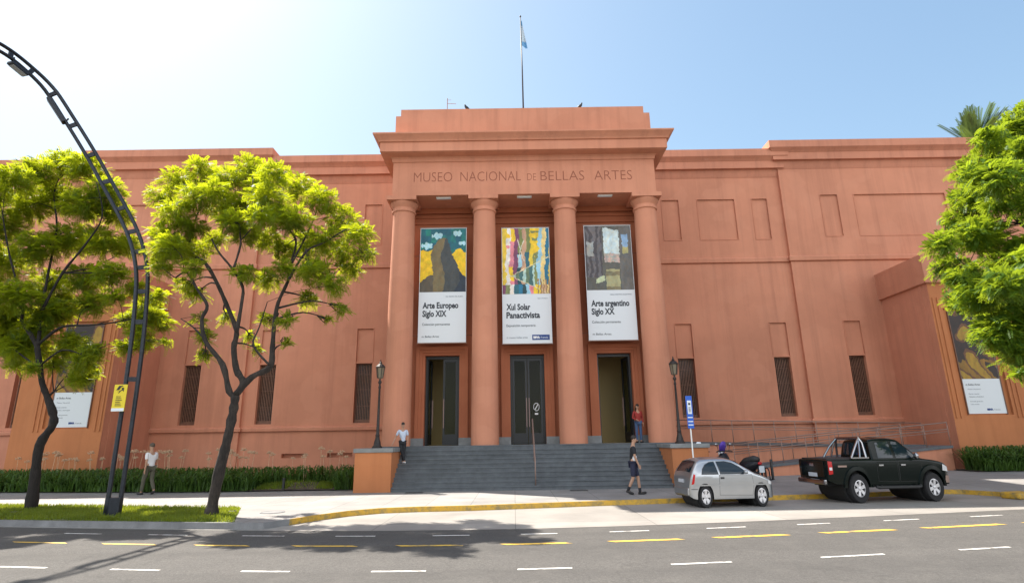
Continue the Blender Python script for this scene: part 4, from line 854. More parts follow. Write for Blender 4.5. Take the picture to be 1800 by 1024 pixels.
def art3(u, v):                              # a grey interior with a bright window
    if 0.40 < u < 0.74 and v > 0.42 and v < 0.98-0.18*(u-0.40): return (196, 212, 212) if v > 0.56 else (150+int(50*hsh(int(u*30), int(v*40))), 160, 150)
    if 0.80 < u < 0.93 and 0.56 < v < 0.86: return (132, 164, 196) if v > 0.66 else (170, 164, 110)
    if 0.42 < u < 0.72 and v < 0.32: return (160, 156, 116) if int(v*18) % 4 else (120, 112, 84)
    if 0.20 < u < 0.40 and 0.10 < v < 0.22 and abs((v-0.16)-(u-0.3)*0.4) < 0.05: return (176, 186, 150)
    if 0.04 < u < 0.18 and 0.52 < v < 0.74: return (150, 152, 148)
    if u > 0.74: return (98, 96, 92)
    if u < 0.36 and v > 0.2: return (100, 96, 98) if int(u*16+2*vn(u*8, v*6)) % 2 else (70, 66, 70)
    return (84, 84, 78)
def art4(u, v):
    r = sin(u*7+2*sin(v*5))*cos(v*8+u*3)
    if r > 0.45: return (150, 118, 30)
    if r > 0.15: return (94, 60, 34)
    if v < 0.28 and r > -0.35: return (126, 92, 24)
    return (40, 28, 24)
M['banner'] = plain('banner cloth', (0.66, 0.70, 0.73), 0.6)
M['banner_ink'] = plain('banner ink', (0.02, 0.025, 0.035), 0.6); M['grey_ink'] = plain('grey ink', (0.22, 0.25, 0.28), 0.6); M['bank_blue'] = plain('bank blue', (0.01, 0.045, 0.20), 0.5)
M['cord'] = plain('cord', (0.12, 0.05, 0.03), 0.7)
def banner(xc, w, z0, zm, z1, y, fn, label, lines, foot):
    o = empty('hanging_banner', (xc, y, z0), 0, label, 'banner', 'banners hung between the columns')
    m = MB(); m.box(xc-w/2, xc+w/2, y-0.008, y+0.008, z0, z1); m.build('cloth', M['banner'], o)
    for z in (z0-0.02, z1+0.02): m = MB(); m.tube([(xc-w/2-0.03, y, z), (xc+w/2+0.03, y, z)], 0.022, 6); m.build('batten', M['steel'], o)
    m = MB()
    for s in (-1, 1):
        for z in (z0+0.3, z0+3.8): m.tube([(xc+s*w/2, y, z), (xc+s*(w/2+0.30), y, z)], 0.012, 5)
    m.build('ties', M['cord'], o)
    picture('picture', xc-w/2+0.02, xc+w/2-0.02, zm, z1-0.02, y-0.0125, fn, o)
    H = zm-z0; L = xc-w/2+0.17
    for i, (s, wd) in enumerate(lines):
        text(s, L, y-0.012, z0+H*(0.675-0.165*i), 0.255, M['banner_ink'], 'lettering', o, width=wd, depth=0.002, bold=0.012)
    text(foot[0], L, y-0.012, z0+H*0.335, 0.105, M['banner_ink'], 'lettering', o, width=foot[1], depth=0.002)
    text(foot[2], L, y-0.012, z0+H*0.10, 0.085, M['grey_ink'] if foot[4] else M['banner_ink'], 'lettering', o, width=foot[3], depth=0.002)
    text(foot[5], xc+w/2-0.15-foot[6], y-0.012, z0+H*0.895, 0.055, M['grey_ink'], 'lettering', o, width=foot[6], depth=0.002)
    return o
BY = 23.55
b1 = banner(-2.99+0.02, 2.02, 5.66, 7.84, 10.74, BY, art1, 'banner with teal and yellow picture reading Arte Europeo Siglo XIX', [('Arte Europeo', 1.52), ('Siglo XIX', 1.02)], ('Colecci\u00f3n permanente', 1.17, 'm Bellas Artes', 0.72, 0, 'DEL TESORO DEL MUSEO', 0.72))
b2 = banner(CX+0.02, 2.08, 5.57, 7.70, 10.70, BY, art2, 'banner with striped multicoloured picture reading Xul Solar Panactivista', [('Xul Solar', 1.02), ('Panactivista', 1.42)], ('Exposici\u00f3n temporaria', 1.22, 'm museo bellas artes', 0.88, 1, 'hasta el 18 de junio', 0.42))
b3 = banner(CX+3.62, 2.06, 5.66, 7.82, 10.76, BY, art3, 'banner with grey room picture reading Arte argentino Siglo XX', [('Arte argentino', 1.62), ('Siglo XX', 0.97)], ('Colecci\u00f3n permanente', 1.20, 'm Bellas Artes', 0.78, 0, 'OBRAS MAESTRAS ARGENTINAS', 0.92))
m = MB(); m.box(CX+0.22, CX+0.95, BY-0.016, BY-0.0085, 5.71, 5.93); m.build('blue_box', M['bank_blue'], b2)
text('BBVA', CX+0.27, BY-0.0165, 5.775, 0.09, M['white'], 'lettering', b2, width=0.27, depth=0.001, bold=0.008); text('Franc\u00e9s', CX+0.58, BY-0.0165, 5.78, 0.075, M['sheet'], 'lettering', b2, width=0.30, depth=0.001)
def poster(xc, label):
    y = 25.035; z0, zm, z1 = 2.48, 3.96, 6.95; w = 1.64
    o = empty('wall_poster', (xc, y, z0), 0, label, 'poster')
    m = MB(); m.box(xc-w/2, xc+w/2, y-0.02, y+0.012, z0, z1); m.build('board', M['banner'], o)
    m = MB(); m.box(xc-w/2-0.04, xc-w/2, y-0.04, y+0.012, z0-0.04, z1+0.04); m.box(xc+w/2, xc+w/2+0.04, y-0.04, y+0.012, z0-0.04, z1+0.04); m.box(xc-w/2, xc+w/2, y-0.04, y+0.012, z1, z1+0.04); m.build('frame', M['bars'], o)
    picture('picture', xc-w/2+0.01, xc+w/2-0.01, zm, z1-0.01, y-0.0235, art4, o)
    L = xc-w/2+0.12
    text('m Bellas Artes', L, y-0.023, 3.68, 0.085, M['banner_ink'], 'lettering', o, width=0.62, depth=0.001)
    for z, wd, s in ((3.50, 0.55, 'Museo Nacional'), (3.30, 0.45, 'Martes a viernes'), (3.18, 0.62, 'S\u00e1bados y domingos'), (2.98, 0.55, 'Entrada gratuita'), (2.86, 0.36, 'Lunes cerrado')):
        text(s, L+0.05, y-0.023, z, 0.05, M['grey_ink'], 'lettering', o, width=wd, depth=0.001)
    text('BBVA', xc+0.0, y-0.023, 2.62, 0.07, M['bank_blue'], 'lettering', o, width=0.26, depth=0.001, bold=0.01); text('Franc\u00e9s', xc+0.30, y-0.023, 2.62, 0.06, M['grey_ink'], 'lettering', o, width=0.26, depth=0.001)
poster(CX-19.75, 'tall poster with white lower half on the left end pier, behind a street tree'); poster(CX+19.75, 'tall poster with white lower half on the right end pier, under the overhanging tree')

# ------------------------------------------------------------------ vehicles
def interp(P, x):
    if x <= P[0][0]: return P[0][1]
    for i in range(len(P)-1):
        (a, ya), (b, yb) = P[i], P[i+1]
        if x <= b:
            t = (x-a)/(b-a); m = lambda j: (P[min(j+1, len(P)-1)][1]-P[max(j-1, 0)][1])/max(1e-6, P[min(j+1, len(P)-1)][0]-P[max(j-1, 0)][0])
            ta, tb = m(i)*(b-a), m(i+1)*(b-a); s = (yb-ya)
            ta = max(min(ta, 3*s), 0) if s >= 0 else min(max(ta, 3*s), 0); tb = max(min(tb, 3*s), 0) if s >= 0 else min(max(tb, 3*s), 0)
            return (2*t**3-3*t*t+1)*ya+(t**3-2*t*t+t)*ta+(-2*t**3+3*t*t)*yb+(t**3-t*t)*tb
    return P[-1][1]
class Body:
    """a vehicle shell: stations along x, each a ring sill > side > shoulder > roof"""
    def __init__(s, top, hw, belt, rw, sill, arches, xs, crown=0.04, roofz=1.4, edge=0.10):
        s.top, s.hwp, s.belt, s.rw, s.sill, s.arches, s.crown, s.roofz, s.edge = top, hw, belt, rw, sill, arches, crown, roofz, edge
        s.xs = xs
    def zt(s, x): return interp(s.top, x)
    def hw(s, x): return interp(s.hwp, x)
    def zb(s, x):
        z = interp(s.sill, x)
        for xc, zc, R in s.arches:
            if abs(x-xc) < R: z = max(z, zc+sqrt(R*R-(x-xc)**2))
        return min(z, s.zt(x)-0.04)
    def y(s, x, z):
        h = s.hw(x); b = s.belt
        if z <= b: return h*(1-0.055*((b-z)/(b-0.15))**2.2)
        return h-(h-s.rw*min(1, h/s.hwp[len(s.hwp)//2][1]))*((z-b)/(s.roofz-b))**1.15
    def mesh(s, name, mat, parent, kx, M_=13):
        vs = []; fs = []; n = 0
        for x in s.xs:
            zb, zt = s.zb(x), s.zt(x); e = min(s.edge, (zt-zb)*0.5); ring = []
            ring.append((0.0, zb+0.02)); ring.append((s.y(x, zb)*0.82, zb+0.02))
            for j in range(M_):
                z = zb+(zt-e-zb)*j/(M_-1); ring.append((s.y(x, z), z))
            y0 = s.y(x, zt-e); y1 = s.y(x, zt)
            for k in (0.25, 0.5, 0.75, 1.0): a = k*pi/2; ring.append((y0-(y0-y1+e*0.8)*(1-cos(a)), zt-e+e*sin(a)*0.82))
            yy = ring[-1][0]; zz = ring[-1][1]
            for f in (0.66, 0.33, 0.0): ring.append((yy*f, zz+(s.crown)*(1-f*f)))
            full = [(-q, z) for q, z in ring[1:-1]][::-1]
            loop = ring+full
            n = len(loop); vs += [(x*kx, -q, z) for q, z in loop]
        for i in range(len(s.xs)-1):
            for k in range(n): fs.append((i*n+k, i*n+(k+1) % n, (i+1)*n+(k+1) % n, (i+1)*n+k))
        fs.append(tuple(range(n-1, -1, -1))); fs.append(tuple((len(s.xs)-1)*n+k for k in range(n)))
        m = MB(); m.v = vs; m.f = fs; m.m = [0]*len(fs)
        return m.build(name, mat, parent, smooth=38, local=True)
    def side(s, poly, off, kx, sg=-1, n=18, rows=6, th=None):
        """a panel lying on the shell's side, outlined by poly [(x,z)]"""
        m = MB(); xa = min(p[0] for p in poly); xb = max(p[0] for p in poly); cols = []
        X = sorted(set([xa+(xb-xa)*i/n for i in range(n+1)]+[p[0] for p in poly]))
        for x in X:
            x_ = min(max(x, xa+1e-4), xb-1e-4); zs = []
            for (a, za), (b, zb) in zip(poly, poly[1:]+poly[:1]):
                if (a <= x_ < b) or (b <= x_ < a): zs.append(za+(zb-za)*(x_-a)/(b-a))
            if len(zs) < 2: continue
            lo, hi = min(zs), max(zs); cols.append([(x, sg*(s.y(x, lo+(hi-lo)*j/rows)+off), lo+(hi-lo)*j/rows) for j in range(rows+1)])
        for c0, c1 in zip(cols, cols[1:]):
            for j in range(rows):
                q = [c0[j], c1[j], c1[j+1], c0[j+1]]; m.quad(*[(a*kx, b, c) for a, b, c in (q if sg < 0 else q[::-1])])
        return m
    def over(s, x0, x1, w0, w1, off, kx, n=10, k=8):
        """a panel lying on the shell's upper surface (windscreen, rear window)"""
        m = MB(); e = s.edge
        def P(i, j):
            x = x0+(x1-x0)*i/n; w = w0+(w1-w0)*i/n; v = -1+2*j/k; d = (s.zt(x+0.02)-s.zt(x-0.02))/0.04; q = 1/sqrt(1+d*d)
            return ((x-d*q*off)*kx, w*v, s.zt(x)-e*0.18+s.crown*(1-(v*w/max(.1, s.y(x, s.zt(x))))**2)+q*off)
        for i in range(n):
            for j in range(k): m.quad(P(i, j), P(i+1, j), P(i+1, j+1), P(i, j+1))
        return m
def car_paint(name, c, metal, rough):
    t = NT(name); t.p(Roughness=rough, Metallic=metal, Coat_Weight=0.3 if metal > .5 else 0.06, Coat_Roughness=0.05, Specular_IOR_Level=0.5 if metal > .5 else 0.22)
    f = t.noise(3, 4); t.col(t.ramp(f, [(0.3, [x*0.93 for x in c]), (0.7, c)])); return t.m
M['silver'] = car_paint('silver car paint', (0.42, 0.44, 0.46), 0.8, 0.28); M['green_black'] = car_paint('black green car paint', (0.003, 0.007, 0.006), 0.0, 0.16)
M['tyre'] = plain('tyre rubber', (0.014, 0.014, 0.015), 0.85); M['alloy'] = plain('alloy wheel', (0.58, 0.58, 0.60), 0.35, 0.6); M['chrome'] = plain('chrome', (0.36, 0.36, 0.38), 0.15, 1.0)
M['car_glass'] = plain('car window glass', (0.010, 0.020, 0.028), 0.03, Specular_IOR_Level=0.6); M['trim'] = plain('black trim', (0.018, 0.018, 0.019), 0.6)
M['red_lens'] = plain('red lamp lens', (0.45, 0.01, 0.012), 0.15); M['clear_lens'] = plain('clear lamp lens', (0.62, 0.63, 0.64), 0.1); M['amber'] = plain('amber lens', (0.6, 0.16, 0.02), 0.2)
M['plate'] = plain('number plate', (0.5, 0.53, 0.58), 0.5); M['cabin'] = plain('dark interior', (0.02, 0.02, 0.02), 0.8)
def kxs(m, kx):
    m.v = [(v[0]*kx, v[1], v[2]) for v in m.v]; return m
def wheel(parent, x, y, R, w, kx, spokes, rimr, sg=-1):
    m = MB(); r = R
    m.lathe([(rimr, -w/2), (r*0.93, -w/2), (r*0.985, -w*0.36), (r, -w*0.2), (r, w*0.2), (r*0.985, w*0.36), (r*0.93, w/2), (rimr, w/2)], (x, y, R), 36, 'Y', cap=False)
    o = kxs(m, kx).build('wheel', M['tyre'], parent, smooth=40, local=True)
    f = y+sg*w*0.46
    m = MB(); m.lathe([(rimr*1.0, 0), (rimr*0.9, sg*0.004), (rimr*0.88, -sg*0.05)], (x, f, R), 32, 'Y', cap=False)
    m.lathe([(rimr*0.24, -sg*0.02), (rimr*0.22, sg*0.006), (0.001, sg*0.012)], (x, f, R), 16, 'Y', cap=False)
    for k in range(spokes):
        a = 2*pi*k/spokes+0.3; c, s = cos(a), sin(a); w0, w1 = rimr*0.16, rimr*(0.40 if spokes == 5 else 0.22)
        P = lambda rr, t, yy: (x+rr*c-t*s, f+yy, R+rr*s+t*c)
        q = [P(rimr*0.15, -w0, -sg*0.012), P(rimr*0.95, -w1, 0), P(rimr*0.95, w1, 0), P(rimr*0.15, w0, -sg*0.012)]; b = [P(rimr*0.15, -w0, -sg*0.05), P(rimr*0.95, -w1, -sg*0.05), P(rimr*0.95, w1, -sg*0.05), P(rimr*0.15, w0, -sg*0.05)]
        m.add(q+b, [(0,1,2,3), (0,4,5,1), (1,5,6,2), (2,6,7,3), (3,7,4,0)])
    kxs(m, kx).build('rim', M['alloy'], o, smooth=35, local=True)
    m = MB(); m.lathe([(rimr*0.99, 0), (0.001, 0)], (x, y+sg*w*0.12, R), 24, 'Y', cap=False); kxs(m, kx).build('brake_disc', M['trim'], o, local=True)
    return o
def stations(L, arches, extra=()):
    X = [0.0, 0.01, 0.03, 0.06, 0.1, 0.15]; x = 0.2
    while x < L-0.2: X.append(x); x += 0.06
    X += [L-0.2, L-0.15, L-0.1, L-0.06, L-0.03, L-0.01, L]
    for xc, zc, R in arches:
        for k in range(19): X.append(xc-R*cos(pi*k/18))
    X += list(extra); X = sorted(X); out = [X[0]]
    for v in X[1:]:
        if v-out[-1] > 0.004: out.append(v)
    return out
def seam(body, parent, poly_outer, kx, mat, paint, name='door', sg=-1):
    s_ = body.side(poly_outer, 0.003, kx, sg).build('door_gap', M['trim'], parent, local=True, fix=False)
    cx_ = sum(p[0] for p in poly_outer)/len(poly_outer); cz = sum(p[1] for p in poly_outer)/len(poly_outer)
    inner = [(p[0]+(0.011 if p[0] < cx_ else -0.011), p[1]+(0.008 if p[1] < cz else -0.008)) for p in poly_outer]
    return body.side(inner, 0.006, kx, sg).build(name, paint, parent, local=True, smooth='all', fix=False)

# --- silver hatchback
KC = 0.655
hb = empty('parked_car', (4.88-0.62*KC, 16.33, -0.118), 0.10, 'small silver three door hatchback parked at the yellow kerb, behind the pickup', 'car')
AR = [(0.62, 0.29, 0.345), (3.06, 0.29, 0.345)]
top = [(0.0, 0.60), (0.03, 0.80), (0.08, 0.92), (0.16, 1.04), (0.34, 1.26), (0.50, 1.375), (0.75, 1.42), (1.3, 1.435), (1.75, 1.42), (2.05, 1.36), (2.45, 1.16), (2.80, 0.985), (2.92, 0.94), (3.2, 0.865), (3.5, 0.75), (3.64, 0.64), (3.73, 0.50)]
hwp = [(0.0, 0.62), (0.04, 0.70), (0.14, 0.755), (0.5, 0.79), (1.9, 0.80), (3.0, 0.79), (3.45, 0.74), (3.62, 0.66), (3.70, 0.56), (3.73, 0.50)]
sill = [(0.0, 0.30), (0.1, 0.25), (0.3, 0.22), (3.4, 0.22), (3.65, 0.25), (3.73, 0.30)]
bc = Body(top, hwp, 0.90, 0.56, sill, AR, stations(3.73, AR), roofz=1.40, edge=0.10)
HY = 0.80                                     # the near side faces -y
sh = bc.mesh('body', M['silver'], hb, KC)
m = MB(); m.box(0.25, 3.5, -0.66, 0.66, 0.26, 0.62); kxs(m, KC).build('underbody', M['trim'], hb, local=True)
dr = seam(bc, hb, [(1.22, 0.32), (2.66, 0.30), (2.74, 0.55), (2.70, 0.90), (1.25, 0.90)], KC, None, M['silver'])
m = bc.side([(1.30, 0.77), (1.46, 0.77), (1.46, 0.83), (1.30, 0.83)], 0.022, KC, n=4, rows=2); m.build('handle', M['trim'], dr, local=True, fix=False)
for poly in ([(0.52, 0.93), (0.60, 1.08), (0.76, 1.22), (0.98, 1.30), (1.16, 1.315), (1.22, 0.93)], [(1.33, 0.93), (1.28, 1.315), (1.62, 1.32), (1.92, 1.27), (2.20, 1.14), (2.50, 0.97), (2.52, 0.93)]):
    f = bc.side([(p[0]+(-.02 if p[0] < 1.0 or 1.25 < p[0] < 1.4 else .02), p[1]+(.015 if p[1] > 1.0 else -.012)) for p in poly], 0.006, KC); fo = f.build('window_frame', M['trim'], hb, local=True, fix=False)
    bc.side(poly, 0.010, KC).build('window', M['car_glass'], fo, local=True, smooth='all', fix=False)
    bc.side(poly, 0.010, KC, sg=1).build('window', M['car_glass'], hb, local=True, smooth='all', fix=False)
bc.over(0.12, 0.42, 0.56, 0.50, 0.012, KC).build('rear_window', M['car_glass'], hb, local=True, smooth='all', fix=False)
bc.over(2.10, 2.76, 0.54, 0.66, 0.012, KC).build('windscreen', M['car_glass'], hb, local=True, smooth='all', fix=False)
bc.side([(0.06, 0.60), (0.16, 0.62), (0.24, 0.92), (0.16, 0.94)], 0.008, KC, n=8).build('tail_light', M['red_lens'], hb, local=True, smooth='all', fix=False)
bc.side([(0.06, 0.60), (0.16, 0.62), (0.24, 0.92), (0.16, 0.94)], 0.008, KC, sg=1, n=8).build('tail_light', M['red_lens'], hb, local=True, smooth='all', fix=False)
bc.side([(3.40, 0.58), (3.58, 0.56), (3.56, 0.64), (3.42, 0.72)], 0.008, KC, n=8).build('headlight', M['clear_lens'], hb, local=True, smooth='all', fix=False)
m = bc.side([(0.05, 0.47), (0.30, 0.47), (0.30, 0.485), (0.05, 0.485)], 0.004, KC, n=6, rows=2); m.build('bumper_gap', M['trim'], hb, local=True, fix=False)
bc.side([(0.28, 0.56), (3.55, 0.56), (3.55, 0.60), (0.28, 0.60)], 0.0085, KC, n=30, rows=2).build('side_moulding', M['silver'], hb, local=True, smooth='all', fix=False)
m = MB(); m.box(-0.012, 0.004, -0.22, 0.22, 0.64, 0.75); kxs(m, KC).build('number_plate', M['plate'], hb, local=True)
m = MB(); m.box(-0.05, 0.06, -0.60, 0.60, 0.30, 0.50); kxs(m, KC).build('rear_bumper', M['silver'], hb, local=True, bevel=0.03)
m = MB(); m.ball((2.36, -0.90, 0.985), (0.075, 0.09, 0.065)); mo = kxs(m, KC).build('mirror', M['silver'], hb, local=True, smooth='all')
m = MB(); m.bar((2.40, -0.76, 0.95), (2.38, -0.88, 0.97), 0.05, 0.03); kxs(m, KC).build('mirror_arm', M['trim'], mo, local=True)
for x in (0.62, 3.06):
    wheel(hb, x, -0.70, 0.285, 0.17, KC, 5, 0.195); wheel(hb, x, 0.66, 0.285, 0.17, KC, 5, 0.195, 1)
    m = MB(); m.lathe([(0.34, -0.60), (0.34, 0.56)], (x, 0, 0.29), 20, 'Y'); kxs(m, KC).build('wheel_well', M['cabin'], hb, local=True)

def reshape(o, fy, z0, fz):
    """narrow the finished vehicle and lower what stands above z0"""
    done = set()
    def go(p):
        for c in p.children:
            if c.type == 'MESH' and c.data.name not in done:
                done.add(c.data.name)
                for v in c.data.vertices:
                    v.co.y *= fy
                    if v.co.z > z0: v.co.z = z0+(v.co.z-z0)*fz
            go(c)
    go(o)
reshape(hb, 0.86, 0.58, 0.80); hb.scale = (0.96, 0.97, 0.98); hb.location.x += 0.06
# --- dark pickup
KP = 0.725
pk = empty('pickup_truck', (9.27-1.15*KP, 16.95, -0.118), 0.07, 'dark green double cab pickup with chrome roll bar, parked ahead of the silver hatchback', 'pickup')
AR = [(1.15, 0.40, 0.50), (4.235, 0.40, 0.50)]
top = [(0.0, 1.00), (0.02, 1.16), (0.05, 1.20), (1.0, 1.20), (3.9, 1.20), (4.1, 1.19), (4.6, 1.13), (4.95, 1.05), (5.12, 0.95), (5.2, 0.80), (5.22, 0.66)]
hwp = [(0.0, 0.80), (0.03, 0.84), (0.12, 0.855), (1.2, 0.87), (3.0, 0.87), (4.3, 0.87), (4.8, 0.83), (5.05, 0.74), (5.16, 0.64), (5.22, 0.54)]
sill = [(0.0, 0.62), (0.3, 0.52), (5.0, 0.46), (5.22, 0.48)]
lo = Body(top, hwp, 1.0, 0.84, sill, AR, stations(5.22, AR), roofz=1.9, crown=0.02, edge=0.07)
lo.mesh('body', M['green_black'], pk, KP)
cab_top = [(1.90, 1.22), (1.93, 1.50), (1.98, 1.70), (2.12, 1.775), (2.6, 1.80), (3.0, 1.785), (3.25, 1.72), (3.6, 1.47), (3.98, 1.21), (4.05, 1.195)]
cb = Body(cab_top, [(1.9, 0.80), (2.0, 0.83), (2.5, 0.84), (3.5, 0.84), (4.05, 0.80)], 1.15, 0.62, [(1.9, 1.12), (4.05, 1.12)], [], [1.90+0.05*i for i in range(44)]+[1.91, 1.92, 1.94, 1.97], roofz=1.80, edge=0.09)
cb.xs = sorted(set(round(x, 3) for x in cb.xs))
cb.mesh('cab', M['green_black'], pk, KP)
m = MB(); m.box(0.9, 4.6, -0.62, 0.62, 0.40, 0.66); m.box(0.25, 5.0, -0.36, -0.24, 0.44, 0.6); m.box(0.25, 5.0, 0.24, 0.36, 0.44, 0.6); kxs(m, KP).build('chassis', M['trim'], pk, local=True)
m = MB(); m.box(0.10, 1.86, -0.72, 0.72, 1.155, 1.226); kxs(m, KP).build('bed_dark_panel', M['trim'], pk, local=True)  # added dark panel stands in for the inside of the open bed
for poly, hx in (([(2.02, 0.58), (2.88, 0.56), (2.90, 1.13), (2.02, 1.13)], 2.10), ([(2.92, 0.56), (3.72, 0.56), (3.86, 0.75), (3.90, 1.13), (2.94, 1.13)], 3.02)):
    d_ = seam(lo, pk, poly, KP, None, M['green_black']); lo.side([(hx, 1.00), (hx+0.19, 1.00), (hx+0.19, 1.04), (hx, 1.04)], 0.03, KP, n=3, rows=2).build('handle', M['chrome'], d_, local=True, fix=False)
for poly in ([(2.16, 1.22), (2.24, 1.66), (2.80, 1.69), (2.80, 1.22)], [(2.92, 1.22), (2.92, 1.69), (3.14, 1.67), (3.40, 1.52), (3.74, 1.25), (3.76, 1.22)]):
    for sg in (-1, 1): cb.side(poly, 0.008, KP, sg).build('window', M['car_glass'], pk, local=True, smooth='all', fix=False)
cb.over(3.22, 3.92, 0.58, 0.70, 0.014, KP).build('windscreen', M['car_glass'], pk, local=True, smooth='all', fix=False)
m = MB(); m.add([(1.885, -0.62, 1.30), (1.885, 0.62, 1.30), (1.93, 0.54, 1.66), (1.93, -0.54, 1.66), (1.90, -0.62, 1.30), (1.90, 0.62, 1.30), (1.945, 0.54, 1.66), (1.945, -0.54, 1.66)], [(0, 1, 2, 3), (4, 7, 6, 5), (0, 4, 5, 1), (1, 5, 6, 2), (2, 6, 7, 3), (3, 7, 4, 0)]); kxs(m, KP).build('rear_window', M['car_glass'], pk, local=True)
for sg in (-1, 1):
    lo.side([(0.03, 0.78), (0.19, 0.80), (0.19, 1.14), (0.03, 1.16)], 0.010, KP, sg, n=6).build('tail_light', M['red_lens'], pk, local=True, smooth='all', fix=False)
    lo.side([(0.06, 0.90), (0.17, 0.90), (0.17, 0.98), (0.06, 0.98)], 0.014, KP, sg, n=4).build('tail_light', M['clear_lens'], pk, local=True, fix=False)
    lo.side([(4.76, 0.84), (5.10, 0.80), (5.12, 0.92), (4.80, 1.02)], 0.010, KP, sg, n=8).build('headlight', M['clear_lens'], pk, local=True, smooth='all', fix=False)
lo.side([(4.80, 0.50), (5.19, 0.50), (5.20, 0.68), (4.86, 0.70)], 0.02, KP, n=8).build('front_bumper', M['steel'], pk, local=True, smooth='all', fix=False)
for xc in (1.15, 4.235):                      # wheel arch flares
    m = MB(); n = 20
    for i in range(n):
        q = []
        for k in (i, i+1):
            a = pi*(0.0+1.0*k/n); q.append([(xc-rr*cos(a), -(lo.y(xc-rr*cos(a), 0.42+rr*sin(a))+oo), 0.42+rr*sin(a)) for rr, oo in ((0.47, 0.05), (0.58, 0.045), (0.60, 0.0))]+[(xc-0.47*cos(a), -0.70, 0.42+0.47*sin(a))])
        for u in range(2): m.quad(q[0][u], q[1][u], q[1][u+1], q[0][u+1])
        m.quad(q[0][3], q[1][3], q[1][0], q[0][0])
    kxs(m, KP).build('wheel_arch', M['green_black'], pk, local=True, smooth=50, fix=False)
m = MB(); m.tube([(1.78, -0.98, 0.44), (1.9, -1.0, 0.42), (3.5, -1.0, 0.42), (3.62, -0.98, 0.44)], 0.045, 8); m.bar((2.1, -1.0, 0.42), (2.1, -0.6, 0.5), 0.05, 0.04); m.bar((3.3, -1.0, 0.42), (3.3, -0.6, 0.5), 0.05, 0.04); kxs(m, KP).build('side_step', M['trim'], pk, local=True, smooth=40)
m = MB()
for sg in (-1, 1):
    m.tube([(1.72, 0.76*sg, 1.22), (1.70, 0.70*sg, 1.66), (1.66, 0.60*sg, 1.80)], 0.042, 8); m.tube([(1.10, 0.76*sg, 1.22), (1.38, 0.70*sg, 1.55), (1.66, 0.60*sg, 1.80)], 0.040, 8); m.tube([(1.45, 0.77*sg, 1.22), (1.60, 0.66*sg, 1.74)], 0.036, 8)
m.tube([(1.66, -0.60, 1.80), (1.66, 0.60, 1.80)], 0.042, 8); m.bar((1.05, -0.79, 1.235), (1.8, -0.79, 1.235), 0.06, 0.03); kxs(m, KP).build('roll_bar', M['chrome'], pk, local=True, smooth=40)
m = MB(); m.box(-0.16, -0.02, -0.78, 0.78, 0.50, 0.64); kxs(m, KP).build('rear_bumper', M['chrome'], pk, local=True, bevel=0.03)
m = MB(); m.box(-0.028, -0.012, -0.25, 0.25, 0.70, 0.81); kxs(m, KP).build('number_plate', M['plate'], pk, local=True)
m = MB(); m.box(-0.022, 0.0, -0.66, 0.66, 0.70, 1.14); to = kxs(m, KP).build('tailgate', M['green_black'], pk, local=True, bevel=0.012)
m = MB(); m.box(-0.036, -0.022, -0.12, 0.12, 1.0, 1.08); kxs(m, KP).build('handle', M['chrome'], to, local=True)
m = MB(); m.ball((3.62, -0.99, 1.27), (0.07, 0.10, 0.10)); mo = kxs(m, KP).build('mirror', M['chrome'], pk, local=True, smooth='all')
m = MB(); m.bar((3.66, -0.84, 1.22), (3.63, -0.96, 1.25), 0.05, 0.03); kxs(m, KP).build('mirror_arm', M['trim'], mo, local=True)
lo.side([(0.42, 0.98), (0.78, 0.98), (0.78, 1.03), (0.42, 1.03)], 0.006, KP, n=6, rows=2).build('side_emblem', M['steel'], pk, local=True, fix=False)
for x in (1.15, 4.235):
    wheel(pk, x, -0.80, 0.395, 0.25, KP, 6, 0.23); wheel(pk, x, 0.76, 0.395, 0.25, KP, 6, 0.23, 1)
    m = MB(); m.lathe([(0.46, -0.66), (0.46, 0.62)], (x, 0, 0.42), 20, 'Y'); kxs(m, KP).build('wheel_well', M['cabin'], pk, local=True)

reshape(pk, 0.88, 0.82, 0.97); pk.scale = (0.955, 0.96, 0.96); pk.location.x += 0.06; pk.location.y += 0.05
